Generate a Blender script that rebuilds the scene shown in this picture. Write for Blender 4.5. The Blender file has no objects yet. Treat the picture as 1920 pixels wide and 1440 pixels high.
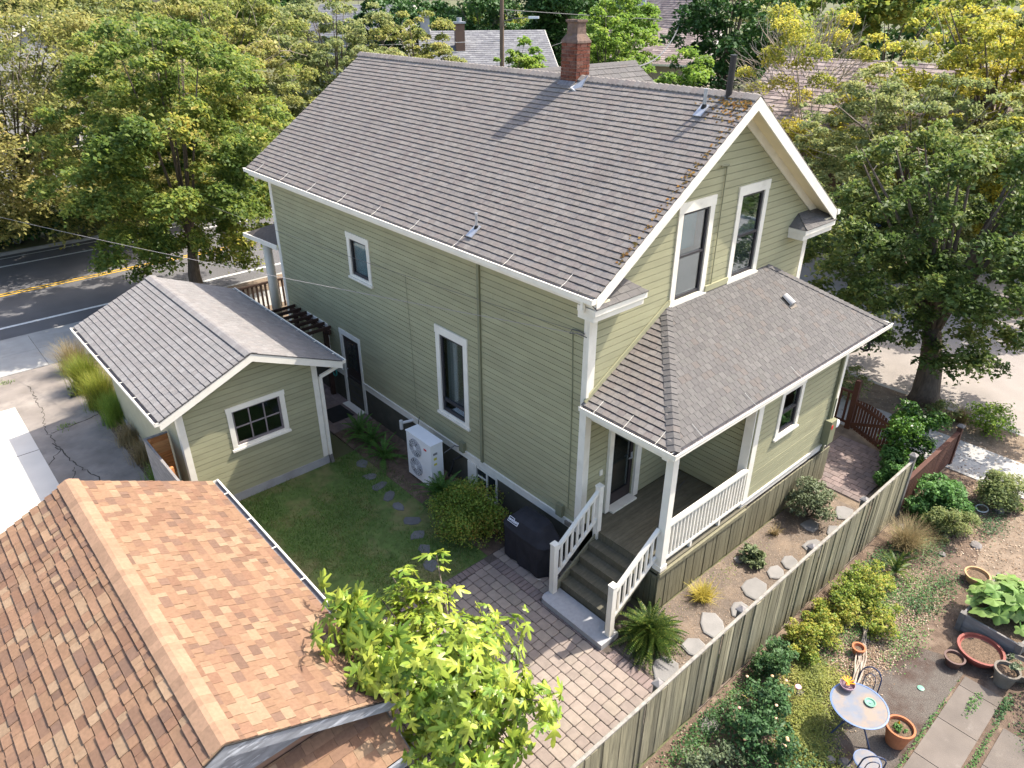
import bpy, math, random
import numpy as np
from mathutils import Vector, Matrix, Quaternion

R = math.radians
sc = bpy.context.scene
COL = sc.collection
rnd = random.Random(11)
RNG = np.random.default_rng(11)

# ------------------------------------------------------------------ camera, sky, sun, exposure
CAM = Vector((-9.117, -8.023, 11.038))
YAW, PITCH, ROLL, FPX = R(-41.852), R(-28.479), R(0.113), 1356.8
fw = Vector((-math.sin(YAW)*math.cos(PITCH), math.cos(YAW)*math.cos(PITCH), math.sin(PITCH)))
rt0 = Vector((math.cos(YAW), math.sin(YAW), 0)); up0 = rt0.cross(fw)
rt = rt0*math.cos(ROLL) + up0*math.sin(ROLL); up = -rt0*math.sin(ROLL) + up0*math.cos(ROLL)
cam_data = bpy.data.cameras.new('camera')
cam = bpy.data.objects.new('camera', cam_data); COL.objects.link(cam)
cam.matrix_world = Matrix(((rt.x, up.x, -fw.x, CAM.x), (rt.y, up.y, -fw.y, CAM.y), (rt.z, up.z, -fw.z, CAM.z), (0, 0, 0, 1)))
cam_data.sensor_width = 36.0; cam_data.lens = FPX/1920*36.0
cam_data.clip_start = 0.1; cam_data.clip_end = 3000
sc.camera = cam

SUN = Vector((0.72, -0.25, 1.0)).normalized()
world = bpy.data.worlds.new('World'); sc.world = world; world.use_nodes = True
wn = world.node_tree.nodes; wl = world.node_tree.links
bg = wn['Background']; sky = wn.new('ShaderNodeTexSky'); sky.sky_type = 'NISHITA'; sky.sun_disc = False
sky.sun_elevation = math.asin(SUN.z); sky.sun_rotation = math.atan2(SUN.x, SUN.y)
sky.air_density = 1.0; sky.dust_density = 3.5; sky.ozone_density = 1.0; sky.altitude = 50
wl.new(sky.outputs['Color'], bg.inputs['Color']); bg.inputs['Strength'].default_value = 0.15
sun_data = bpy.data.lights.new('sun', 'SUN'); sun_data.energy = 3.2; sun_data.angle = R(0.53); sun_data.color = (1.0, 0.93, 0.82)
sun = bpy.data.objects.new('sun', sun_data); COL.objects.link(sun)
sun.rotation_euler = SUN.to_track_quat('Z', 'Y').to_euler(); sun.location = (20, -10, 40)
sc.view_settings.view_transform = 'Standard'; sc.view_settings.look = 'None'
sc.view_settings.exposure = 1.46; sc.view_settings.gamma = 1.0; sc.view_settings.use_curve_mapping = False
sc.render.engine = 'CYCLES'
sc.cycles.max_bounces = 7; sc.cycles.diffuse_bounces = 5; sc.cycles.transparent_max_bounces = 8
sc.cycles.caustics_reflective = False; sc.cycles.caustics_refractive = False
sc.cycles.use_denoising = True

def px(P):
    d = Vector(P) - CAM; z = d.dot(fw)
    if z < 0.2: return None
    return (960 + FPX*d.dot(rt)/z, 720 - FPX*d.dot(up)/z, z)

# ------------------------------------------------------------------ materials
def rgb(c): return (c[0], c[1], c[2], 1.0)

def mat(name, base, var=.12, scale=5.0, rough=.8, isl=0.0, pal=None, bump=0.0, bscale=60.0, spec=.25,
        stretch=(1, 1, 1), dirt=None, metal=0.0, transl=0.0, palnoise=0.0, pns=.5, detail=5, alpha=None):
    m = bpy.data.materials.new(name); m.use_nodes = True
    nt = m.node_tree; N = nt.nodes; L = nt.links
    bs = N['Principled BSDF']; out = N['Material Output']
    geo = N.new('ShaderNodeNewGeometry')
    mp = N.new('ShaderNodeMapping'); mp.inputs['Scale'].default_value = stretch
    L.new(geo.outputs['Position'], mp.inputs['Vector'])
    rv = None
    if isl or pal:
        oi = N.new('ShaderNodeObjectInfo')
        a = N.new('ShaderNodeMath'); a.operation = 'ADD'
        L.new(oi.outputs['Random'], a.inputs[0]); L.new(geo.outputs['Random Per Island'], a.inputs[1])
        f = N.new('ShaderNodeMath'); f.operation = 'FRACT'; L.new(a.outputs[0], f.inputs[0]); rv = f.outputs[0]
    col = None
    if pal:
        cr = N.new('ShaderNodeValToRGB'); el = cr.color_ramp.elements
        cr.color_ramp.interpolation = 'LINEAR' if palnoise else 'CONSTANT'
        n = len(pal)
        while len(el) < n: el.new(0.5)
        for i, c in enumerate(pal):
            el[i].position = (i/(n-1)) if palnoise else i/n
            el[i].color = rgb(c)
        if palnoise:
            pn = N.new('ShaderNodeTexNoise'); pn.inputs['Scale'].default_value = pns; pn.inputs['Detail'].default_value = 2
            L.new(geo.outputs['Position'], pn.inputs['Vector'])
            st = N.new('ShaderNodeMapRange'); st.inputs['From Min'].default_value = .32; st.inputs['From Max'].default_value = .68
            L.new(pn.outputs['Fac'], st.inputs['Value'])
            mx = N.new('ShaderNodeMix'); mx.inputs['Factor'].default_value = palnoise
            L.new(rv, mx.inputs[2]); L.new(st.outputs[0], mx.inputs[3])
            L.new(mx.outputs[0], cr.inputs['Fac'])
        else:
            L.new(rv, cr.inputs['Fac'])
        col = cr.outputs['Color']
    else:
        c0 = N.new('ShaderNodeRGB'); c0.outputs[0].default_value = rgb(base); col = c0.outputs[0]
    nz = N.new('ShaderNodeTexNoise'); nz.inputs['Scale'].default_value = scale; nz.inputs['Detail'].default_value = detail
    L.new(mp.outputs[0], nz.inputs['Vector'])
    mr = N.new('ShaderNodeMapRange'); mr.inputs['From Min'].default_value = .25; mr.inputs['From Max'].default_value = .75
    mr.inputs['To Min'].default_value = 1-var; mr.inputs['To Max'].default_value = 1+var
    L.new(nz.outputs['Fac'], mr.inputs['Value'])
    vs = N.new('ShaderNodeVectorMath'); vs.operation = 'SCALE'
    L.new(col, vs.inputs[0]); L.new(mr.outputs[0], vs.inputs['Scale']); col = vs.outputs[0]
    if isl:
        ir = N.new('ShaderNodeMapRange'); ir.inputs['To Min'].default_value = 1-isl; ir.inputs['To Max'].default_value = 1+isl
        # decorrelate from the palette choice
        mu = N.new('ShaderNodeMath'); mu.operation = 'MULTIPLY'; mu.inputs[1].default_value = 7.31; L.new(rv, mu.inputs[0])
        fr = N.new('ShaderNodeMath'); fr.operation = 'FRACT'; L.new(mu.outputs[0], fr.inputs[0])
        L.new(fr.outputs[0], ir.inputs['Value'])
        v2 = N.new('ShaderNodeVectorMath'); v2.operation = 'SCALE'
        L.new(col, v2.inputs[0]); L.new(ir.outputs[0], v2.inputs['Scale']); col = v2.outputs[0]
    if dirt:
        for (dc, ds, lo, hi, amt) in (dirt if isinstance(dirt, list) else [dirt]):
            dn = N.new('ShaderNodeTexNoise'); dn.inputs['Scale'].default_value = ds; dn.inputs['Detail'].default_value = 6
            dn.inputs['Roughness'].default_value = .62
            L.new(mp.outputs[0], dn.inputs['Vector'])
            dr = N.new('ShaderNodeMapRange'); dr.inputs['From Min'].default_value = lo; dr.inputs['From Max'].default_value = hi
            dr.inputs['To Max'].default_value = amt
            L.new(dn.outputs['Fac'], dr.inputs['Value'])
            dm = N.new('ShaderNodeMix'); dm.data_type = 'RGBA'
            L.new(dr.outputs[0], dm.inputs[0]); L.new(col, dm.inputs[6]); dm.inputs[7].default_value = rgb(dc)
            col = dm.outputs[2]
    L.new(col, bs.inputs['Base Color'])
    bs.inputs['Roughness'].default_value = rough; bs.inputs['Specular IOR Level'].default_value = spec
    bs.inputs['Metallic'].default_value = metal
    if bump:
        bn = N.new('ShaderNodeTexNoise'); bn.inputs['Scale'].default_value = bscale; bn.inputs['Detail'].default_value = 3
        L.new(mp.outputs[0], bn.inputs['Vector'])
        bp = N.new('ShaderNodeBump'); bp.inputs['Strength'].default_value = bump; bp.inputs['Distance'].default_value = .02
        L.new(bn.outputs['Fac'], bp.inputs['Height']); L.new(bp.outputs[0], bs.inputs['Normal'])
    if transl:
        tr = N.new('ShaderNodeBsdfTranslucent'); L.new(col, tr.inputs['Color'])
        ms = N.new('ShaderNodeMixShader'); ms.inputs[0].default_value = transl
        L.new(bs.outputs[0], ms.inputs[1]); L.new(tr.outputs[0], ms.inputs[2]); L.new(ms.outputs[0], out.inputs['Surface'])
    return m

def glass_mat(name, tint=(.8, .85, .85), refl=.07):
    m = bpy.data.materials.new(name); m.use_nodes = True
    nt = m.node_tree; N = nt.nodes; L = nt.links; out = N['Material Output']
    N.remove(N['Principled BSDF'])
    g = N.new('ShaderNodeBsdfGlossy'); g.inputs['Roughness'].default_value = .03; g.inputs['Color'].default_value = (.9, .95, 1, 1)
    t = N.new('ShaderNodeBsdfTransparent'); t.inputs['Color'].default_value = rgb(tint)
    lw = N.new('ShaderNodeLayerWeight'); lw.inputs['Blend'].default_value = .35
    mr = N.new('ShaderNodeMapRange'); mr.inputs['To Min'].default_value = refl*.6; mr.inputs['To Max'].default_value = .55
    L.new(lw.outputs['Fresnel'], mr.inputs['Value'])
    ms = N.new('ShaderNodeMixShader'); L.new(mr.outputs[0], ms.inputs[0]); L.new(t.outputs[0], ms.inputs[1]); L.new(g.outputs[0], ms.inputs[2])
    L.new(ms.outputs[0], out.inputs['Surface'])
    return m

M = {}
M['siding'] = mat('siding_paint', (.335, .322, .2), var=.09, scale=1.3, isl=.05, rough=.7, bump=.12, bscale=30, stretch=(1, 1, 3),
                  dirt=[((.23, .215, .14), 1.1, .52, .85, .45), ((.36, .35, .26), 2.6, .58, .8, .35)])
M['white'] = mat('white_trim_paint', (.74, .70, .61), var=.06, scale=3, rough=.6, bump=.1, bscale=25, dirt=[((.52, .47, .38), 3.2, .52, .8, .45), ((.38, .35, .28), 11, .62, .8, .4)])
M['cream'] = mat('cream_soffit_paint', (.72, .64, .45), var=.05, scale=3, rough=.6)
M['found'] = mat('foundation_paint', (.085, .08, .06), var=.18, scale=3, rough=.9, bump=.3)
M['greenpipe'] = mat('green_pipe_paint', (.20, .20, .125), var=.06, rough=.55)
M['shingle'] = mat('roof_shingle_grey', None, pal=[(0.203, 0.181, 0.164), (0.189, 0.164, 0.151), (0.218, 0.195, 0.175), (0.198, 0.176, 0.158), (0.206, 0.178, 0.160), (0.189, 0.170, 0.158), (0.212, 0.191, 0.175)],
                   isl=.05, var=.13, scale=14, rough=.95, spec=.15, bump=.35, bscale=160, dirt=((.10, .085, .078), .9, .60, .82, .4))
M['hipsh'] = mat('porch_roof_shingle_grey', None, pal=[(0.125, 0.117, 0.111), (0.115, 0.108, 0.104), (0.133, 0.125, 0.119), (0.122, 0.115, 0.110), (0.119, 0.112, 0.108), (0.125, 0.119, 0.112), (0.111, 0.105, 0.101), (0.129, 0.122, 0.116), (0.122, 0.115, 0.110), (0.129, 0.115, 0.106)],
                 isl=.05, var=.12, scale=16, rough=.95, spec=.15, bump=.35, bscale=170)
M['under'] = mat('roof_underlay', (.03, .027, .025), var=.3, scale=20, rough=1)
M['gshingle'] = mat('garage_shingle_grey', None, pal=[(0.212, 0.201, 0.192), (0.196, 0.184, 0.177), (0.225, 0.214, 0.206), (0.204, 0.194, 0.187), (0.214, 0.199, 0.189)],
                    isl=.06, var=.10, scale=16, rough=.95, spec=.15, bump=.3, bscale=170)
M['brown'] = mat('brown_laminate_shingle', None, pal=[(0.228, 0.137, 0.085), (0.198, 0.114, 0.074), (0.268, 0.173, 0.108), (0.236, 0.144, 0.090), (0.163, 0.101, 0.071), (0.218, 0.130, 0.082), (0.268, 0.183, 0.117), (0.234, 0.140, 0.089), (0.184, 0.111, 0.074)],
                 isl=.10, var=.14, scale=22, rough=.95, spec=.15, bump=.4, bscale=220, dirt=((.2, .12, .09), 1.6, .6, .85, .3))
M['moss'] = mat('roof_moss', None, pal=[(.22, .10, .02), (.13, .09, .025), (.28, .15, .03), (.10, .07, .03)], isl=.3, var=.3, scale=30, rough=1)
M['brick'] = mat('chimney_brick', None, pal=[(0.161, 0.053, 0.031), (0.136, 0.046, 0.030), (0.186, 0.068, 0.043), (0.118, 0.043, 0.031), (0.167, 0.074, 0.053)], isl=.15, var=.3, scale=22, rough=.95, bump=.5, bscale=90,
                 dirt=((.32, .28, .24), 9, .6, .8, .5))
M['mortar'] = mat('mortar', (.28, .235, .2), var=.25, scale=20, rough=1, bump=.4)
M['stucco'] = mat('weathered_chimney_stucco', (.15, .105, .085), var=.3, scale=12, rough=1, bump=.6, bscale=50, dirt=((.20, .12, .03), 7, .55, .75, .7))
M['frontrail'] = mat('dark_brown_rail_paint', (.05, .03, .022), var=.2)
M['metal'] = mat('galvanised_metal', (.40, .41, .43), var=.15, scale=12, rough=.45, metal=.5)
M['darkmetal'] = mat('dark_metal', (.035, .032, .032), var=.2, rough=.5)
M['gutterin'] = mat('gutter_inside', (.17, .16, .165), var=.4, scale=20, rough=.9)
M['glass'] = glass_mat('window_glass')
M['sash'] = mat('dark_window_sash', (.045, .042, .045), var=.1, rough=.5)
M['curtain'] = mat('grey_curtain', (.32, .34, .36), var=.1, rough=.9, scale=3)
M['blind'] = mat('teal_blind', (.16, .36, .36), var=.1, rough=.8)
M['screen'] = mat('insect_screen', (.075, .075, .085), var=.1, rough=.8)
M['room'] = mat('room_floor', (.12, .08, .055), var=.1)
M['deck'] = mat('porch_floor_paint', (.115, .105, .075), var=.22, scale=6, rough=.6, isl=.1, bump=.15, stretch=(1, 4, 1), dirt=((.22, .205, .17), 3.5, .58, .8, .4))
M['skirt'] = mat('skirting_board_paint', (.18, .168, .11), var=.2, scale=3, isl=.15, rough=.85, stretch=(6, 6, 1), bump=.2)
M['door'] = mat('dark_door', (.03, .022, .022), var=.1, rough=.35)
M['doorwood'] = mat('brown_room_cabinet', (.16, .07, .035), var=.15, rough=.6)
M['conc'] = mat('grey_concrete', (.33, .325, .32), var=.14, scale=3, rough=.9, bump=.25, bscale=80, dirt=((.2, .19, .18), 2, .55, .8, .5))
M['pad'] = mat('concrete_step_pad', (0.340, 0.340, 0.348), var=.10, scale=14, rough=.9, bump=.2, bscale=120)
M['ventwhite'] = mat('white_enamel', (.78, .79, .80), var=.03, rough=.35)
M['fangrey'] = mat('grey_fan_grille', (.22, .22, .23), var=.1, rough=.5)
M['red'] = mat('red_print', (.6, .02, .02), var=.02)
M['yellowprint'] = mat('yellow_print', (.6, .55, .1), var=.02)
M['bbq'] = mat('black_cover_fabric', (.022, .022, .027), var=.25, scale=5, rough=.75, bump=.5, bscale=9)
M['logo'] = mat('white_print', (.75, .75, .78), var=.02)
M['black'] = mat('black_paint', (.015, .015, .016), var=.1, rough=.5)
M['rubber'] = mat('black_rubber', (.02, .02, .02), var=.15, rough=.8)
M['fence'] = mat('olive_fence_board', None, pal=[(0.240, 0.218, 0.142), (0.198, 0.180, 0.120), (0.270, 0.246, 0.166), (0.168, 0.154, 0.103), (0.252, 0.230, 0.150), (0.210, 0.192, 0.130)], isl=.2, var=.3, scale=2.4, rough=.9, stretch=(9, 9, .6), bump=.4, bscale=10,
                 dirt=[((.06, .056, .042), 1.7, .53, .74, .75), ((.30, .28, .2), 2.3, .6, .8, .5)])
M['fencetop'] = mat('weathered_fence_rail', (0.252, 0.234, 0.204), var=.3, scale=14, rough=.95, bump=.3)
M['redfence'] = mat('red_brown_stain', (.085, .038, .027), var=.25, scale=4, isl=.18, rough=.8, stretch=(1, 1, .5), bump=.2)
M['pergwood'] = mat('dark_pergola_wood', (.05, .028, .02), var=.3, scale=5, rough=.9)
M['cedar'] = mat('orange_cedar', None, pal=[(.50, .21, .075), (.42, .17, .06), (.56, .28, .12), (.46, .19, .07)], isl=.12, var=.3, scale=3, stretch=(1, 5, 8), rough=.8)
M['greywood'] = mat('silver_weathered_wood', (0.223, 0.208, 0.198), var=.25, scale=3, stretch=(6, 1, 6), rough=.95, bump=.2)
M['greypost'] = mat('weathered_post', (.15, .14, .13), var=.3, scale=8, rough=.95)
M['peel'] = mat('peeling_blue_grey_fascia', (.20, .21, .23), var=.3, scale=3, rough=.8, stretch=(1, 1, 4), dirt=[((.5, .52, .56), 3.2, .55, .68, .8), ((.06, .055, .055), 5, .6, .75, .8)])
M['bark'] = mat('tree_bark', (.12, .095, .075), var=.35, scale=6, stretch=(3, 3, .6), rough=1, bump=.7, bscale=16)
M['twig'] = mat('pale_twig', (.36, .30, .24), var=.25, scale=4, rough=1)
M['asphalt'] = mat('asphalt', (.115, .112, .115), var=.18, scale=.6, rough=.92, bump=.4, bscale=180, dirt=((.165, .16, .155), .25, .5, .8, .5))
M['sideasphalt'] = mat('pale_old_asphalt', (0.279, 0.248, 0.225), var=.14, scale=.8, rough=.95, bump=.3, bscale=150, dirt=((.16, .15, .14), .35, .52, .8, .4))
M['paintw'] = mat('white_road_paint', (.62, .62, .60), var=.2, scale=8, rough=.8)
M['painty'] = mat('yellow_road_paint', (.55, .33, .03), var=.2, scale=8, rough=.8)
M['walk'] = mat('sidewalk_concrete', (.34, .33, .31), var=.12, scale=2, isl=.05, rough=.95, bump=.2, bscale=90, dirt=((.22, .2, .18), 1.2, .55, .8, .5))
M['gwalk'] = mat('stained_garden_concrete', (0.144, 0.123, 0.105), var=.18, scale=2.2, isl=.08, rough=.95, bump=.25, bscale=90, dirt=[((.15, .125, .1), 1.4, .5, .75, .6), ((.33, .3, .26), 3, .6, .8, .4)])
M['drive'] = mat('worn_driveway', (0.216, 0.188, 0.164), var=.22, scale=1.6, rough=.95, bump=.3, bscale=70, dirt=[((.38, .335, .29), .9, .5, .75, .6), ((.13, .12, .115), 2.5, .56, .75, .6)])
M['lightconc'] = mat('pale_concrete', (0.558, 0.517, 0.459), var=.08, scale=1.2, rough=.95, bump=.2, bscale=80, dirt=((.5, .4, .3), .7, .55, .8, .3))
M['crack'] = mat('crack_dirt', (.06, .052, .045), var=.3, scale=20, rough=1)
M['paver'] = mat('patio_paver', None, pal=[(.255, .21, .178), (.275, .226, .19), (.24, .198, .172), (.262, .22, .182), (.25, .204, .176), (.288, .24, .2)], isl=.05, var=.13, scale=9, rough=.95, bump=.35, bscale=110)
M['paverdark'] = mat('border_paver', None, pal=[(.20, .155, .14), (.175, .14, .13), (.215, .165, .15)], isl=.1, var=.13, scale=9, rough=.95, bump=.35, bscale=110)
M['sand'] = mat('joint_sand', (.085, .07, .06), var=.3, scale=30, rough=1)
M['soil'] = mat('garden_soil', (.12, .085, .062), var=.35, scale=5, rough=1, bump=.8, bscale=34, detail=8, dirt=[((.27, .205, .15), 2.6, .5, .72, .75), ((.05, .038, .03), 4.2, .55, .75, .6)])
M['gravel'] = mat('gravel_bed', (0.161, 0.129, 0.103), var=.4, scale=38, rough=1, bump=.9, bscale=60, detail=8, dirt=[((.12, .1, .085), 2.2, .5, .72, .7), ((.33, .25, .18), 1.4, .5, .75, .6)])
M['dryground'] = mat('dry_ground', (.19, .145, .105), var=.35, scale=4, rough=1, bump=.7, bscale=30, detail=8, dirt=[((.13, .10, .07), 1.3, .5, .75, .6), ((.28, .22, .16), 3, .55, .75, .6)])
M['pea'] = mat('pea_gravel', (0.120, 0.104, 0.089), var=.45, scale=60, rough=1, bump=1, bscale=70, detail=8, dirt=[((.07, .045, .035), 1.1, .46, .62, .9), ((.3, .27, .23), 18, .6, .8, .5)])
M['lawnbase'] = mat('lawn_soil', (.08, .125, .035), var=.3, scale=6, rough=1, dirt=((.22, .175, .09), .9, .48, .7, .8))
M['farground'] = mat('far_ground', (.10, .105, .05), var=.4, scale=.15, rough=1, dirt=((.2, .16, .1), .3, .5, .8, .6))
M['flag'] = mat('flagstone', (0.231, 0.223, 0.214), var=.12, scale=4, isl=.12, rough=.9, bump=.25, bscale=40, dirt=((.24, .22, .2), 3, .55, .8, .5))
M['slate'] = mat('stepping_slate', (.13, .132, .135), var=.15, scale=6, isl=.15, rough=.8, bump=.2, bscale=40)
M['rock'] = mat('garden_rock', (.17, .155, .145), var=.2, scale=8, isl=.25, rough=.9, bump=.3)
M['terra'] = mat('terracotta', (.40, .15, .07), var=.15, scale=8, rough=.85)
M['glaze'] = mat('glazed_dark_pot', (.10, .055, .045), var=.15, rough=.35)
M['redbowl'] = mat('red_brown_bowl', (.22, .06, .045), var=.12, rough=.55)
M['stonepot'] = mat('greige_pot', (0.184, 0.160, 0.132), var=.15, scale=10, rough=.9)
M['potsoil'] = mat('potting_soil', (.13, .09, .06), var=.5, scale=30, rough=1, bump=.8)
M['bluetable'] = mat('blue_rusty_table', (0.162, 0.178, 0.208), var=.1, scale=4, rough=.85, dirt=((.26, .205, .155), 3.2, .40, .60, .85))
M['bluerim'] = mat('blue_enamel', (.12, .18, .33), var=.15, rough=.45)
M['blueiron'] = mat('dark_blue_iron', (.035, .05, .10), var=.15, rough=.5)
M['orange'] = mat('orange_peel', (.75, .30, .02), var=.1, rough=.5)
M['mauve'] = mat('mauve_glaze', (.24, .16, .19), var=.15, rough=.4)
M['greenplate'] = mat('green_plate', (.14, .30, .22), var=.1, rough=.4)
M['teal'] = mat('teal_hose', (.05, .32, .28), var=.1, rough=.5)
M['pvc'] = mat('pvc_pipe', (.66, .66, .64), var=.05, rough=.5)
M['cable'] = mat('cable_grey', (.10, .10, .10), var=.1, rough=.6)
M['polewood'] = mat('pole_wood', (.17, .12, .085), var=.3, scale=3, stretch=(5, 5, .5), rough=1)
M['farroof'] = mat('far_grey_shingle', None, pal=[(.17, .17, .178), (.145, .145, .155), (.19, .19, .195)], isl=.08, var=.2, scale=4, rough=.95)
M['farroofb'] = mat('far_brown_shingle', None, pal=[(.30, .24, .215), (.25, .2, .18), (.34, .275, .245), (.22, .17, .16)], isl=.1, var=.2, scale=4, rough=.95)
M['farwall'] = mat('far_tan_wall', (.36, .30, .24), var=.1, scale=2)
M['farbrown'] = mat('far_brown_wall', (.17, .105, .075), var=.1, scale=2)
M['carblue'] = mat('car_paint_blue', (.05, .09, .16), var=.03, rough=.2, spec=.6)
M['cargreen'] = mat('car_paint_green', (.09, .17, .15), var=.03, rough=.25, spec=.6)
M['carglass'] = mat('car_glass', (.02, .025, .03), var=.03, rough=.08, spec=.7)
M['chrome'] = mat('wheel_rim', (.55, .55, .56), var=.05, rough=.3, metal=.8)
M['lawn'] = mat('grass_blade', None, pal=[(.055, .15, .022), (.08, .18, .03), (.11, .20, .035), (.22, .21, .08), (.07, .16, .028)], isl=.2, var=.3, scale=1.2, rough=.7, transl=.35, palnoise=.45, pns=.9)

def leafmat(name, pal, transl=.5, palnoise=.5, pns=.45, rough=.55, isl=.22, var=.15):
    return mat(name, None, pal=pal, isl=isl, var=var, scale=2.0, rough=rough, spec=.3, transl=transl, palnoise=palnoise, pns=pns)
M['lf_maple'] = leafmat('maple_leaf', [(.06, .11, .028), (.10, .165, .035), (.155, .225, .045), (.24, .29, .055), (.35, .34, .065), (.44, .35, .075)], pns=.38)
M['lf_yellow'] = leafmat('olive_yellow_leaf', [(.11, .15, .04), (.19, .23, .06), (.28, .30, .08), (.37, .35, .11), (.40, .34, .12)], pns=.3)
M['lf_olive'] = leafmat('pale_olive_leaf', [(.11, .145, .04), (.19, .22, .06), (.29, .29, .085), (.40, .37, .12), (.38, .30, .12)], pns=.3)
M['lf_dark'] = leafmat('dark_green_leaf', [(0.027, 0.075, 0.021), (0.042, 0.105, 0.027), (0.060, 0.135, 0.033), (0.083, 0.165, 0.041)], transl=.22)
M['lf_mapdark'] = leafmat('dark_maple_leaf', [(0.061, 0.108, 0.034), (0.088, 0.142, 0.041), (0.121, 0.182, 0.047), (0.203, 0.243, 0.061), (0.324, 0.311, 0.081)], transl=.42)  # yellow end of the palette paints in sunlit leaves
M['lf_bright'] = leafmat('bright_green_leaf', [(0.095, 0.189, 0.034), (0.149, 0.257, 0.041), (0.230, 0.338, 0.054), (0.338, 0.405, 0.074)], pns=.5)
M['lf_gold'] = leafmat('gold_green_leaf', [(0.144, 0.192, 0.036), (0.252, 0.288, 0.048), (0.396, 0.384, 0.066), (0.552, 0.468, 0.072), (0.600, 0.456, 0.084)], pns=.3)
M['lf_silver'] = leafmat('grey_green_leaf', [(0.105, 0.150, 0.060), (0.195, 0.247, 0.090), (0.300, 0.323, 0.120), (0.420, 0.390, 0.150)], pns=.5)
M['lf_fig'] = leafmat('fig_leaf', [(.10, .19, .03), (.16, .26, .035), (.24, .33, .045), (.34, .40, .055), (.42, .44, .07)], transl=.36, palnoise=.2, rough=.36, isl=.3)
M['lf_fern'] = leafmat('fern_green', [(.035, .075, .016), (.06, .11, .02), (.10, .15, .028), (.26, .27, .06)], transl=.3, palnoise=.15, rough=.4)
M['lf_ferndk'] = leafmat('shade_fern_green', [(0.053, 0.128, 0.027), (0.083, 0.180, 0.033), (0.128, 0.225, 0.045)], transl=.28)
M['lf_azalea'] = leafmat('azalea_green', [(0.090, 0.165, 0.027), (0.135, 0.225, 0.030), (0.195, 0.285, 0.042), (0.300, 0.300, 0.045), (0.360, 0.150, 0.045)], transl=.28, palnoise=.35, pns=1.5)
M['lf_hedge'] = leafmat('glossy_hedge_leaf', [(0.025, 0.070, 0.020), (0.042, 0.105, 0.022), (0.098, 0.210, 0.028), (0.196, 0.336, 0.042)], transl=.2, rough=.35, palnoise=.4, pns=1.2)
M['lf_peren'] = leafmat('soft_green_leaf', [(0.068, 0.162, 0.041), (0.101, 0.216, 0.054), (0.135, 0.270, 0.068)], transl=.3)
M['lf_rasp'] = leafmat('yellowing_leaf', [(.08, .15, .03), (.15, .23, .04), (.22, .30, .05), (.34, .37, .06), (.42, .36, .07), (.18, .25, .05)], transl=.45, palnoise=.4, pns=1.3)
M['lf_cover'] = leafmat('lime_groundcover', [(.10, .13, .03), (.18, .21, .045), (.27, .28, .06), (.33, .29, .09)], transl=.25, palnoise=.5, pns=1.6)
M['lf_rose'] = leafmat('rose_leaf', [(0.034, 0.088, 0.027), (0.054, 0.121, 0.038), (0.081, 0.155, 0.047)], transl=.22)
M['lf_squash'] = leafmat('squash_leaf', [(.10, .20, .04), (.15, .27, .06), (.22, .33, .09), (.33, .36, .14)], transl=.35)
M['lf_lav'] = leafmat('grey_lavender', [(.08, .115, .055), (.12, .155, .08), (.16, .19, .10)], transl=.2)
M['lf_grassy'] = leafmat('tall_grass', [(.10, .16, .025), (.20, .25, .035), (.34, .34, .05), (.44, .38, .07)], transl=.35, palnoise=.5, pns=.55)
M['lf_drygrass'] = leafmat('dry_grass', [(.17, .15, .06), (.28, .22, .10), (.36, .27, .14), (.12, .13, .045)], transl=.25)
M['lf_yelgrass'] = leafmat('golden_grass', [(.40, .34, .05), (.52, .42, .08), (.36, .33, .06)], transl=.3)
M['lf_heuch'] = leafmat('grey_heuchera', [(.12, .165, .075), (.22, .26, .13), (.09, .13, .055)], transl=.2)
M['litter'] = mat('dry_leaf_litter', None, pal=[(.36, .28, .2), (.26, .18, .12), (.42, .34, .26), (.2, .13, .08), (.31, .22, .145)], isl=.2, var=.1, rough=.9)
M['flower'] = mat('peach_flower', None, pal=[(.65, .40, .22), (.7, .45, .30), (.6, .30, .25)], isl=.1, rough=.7)
M['pink'] = mat('pink_flower', (.7, .32, .42), rough=.7)

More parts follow.
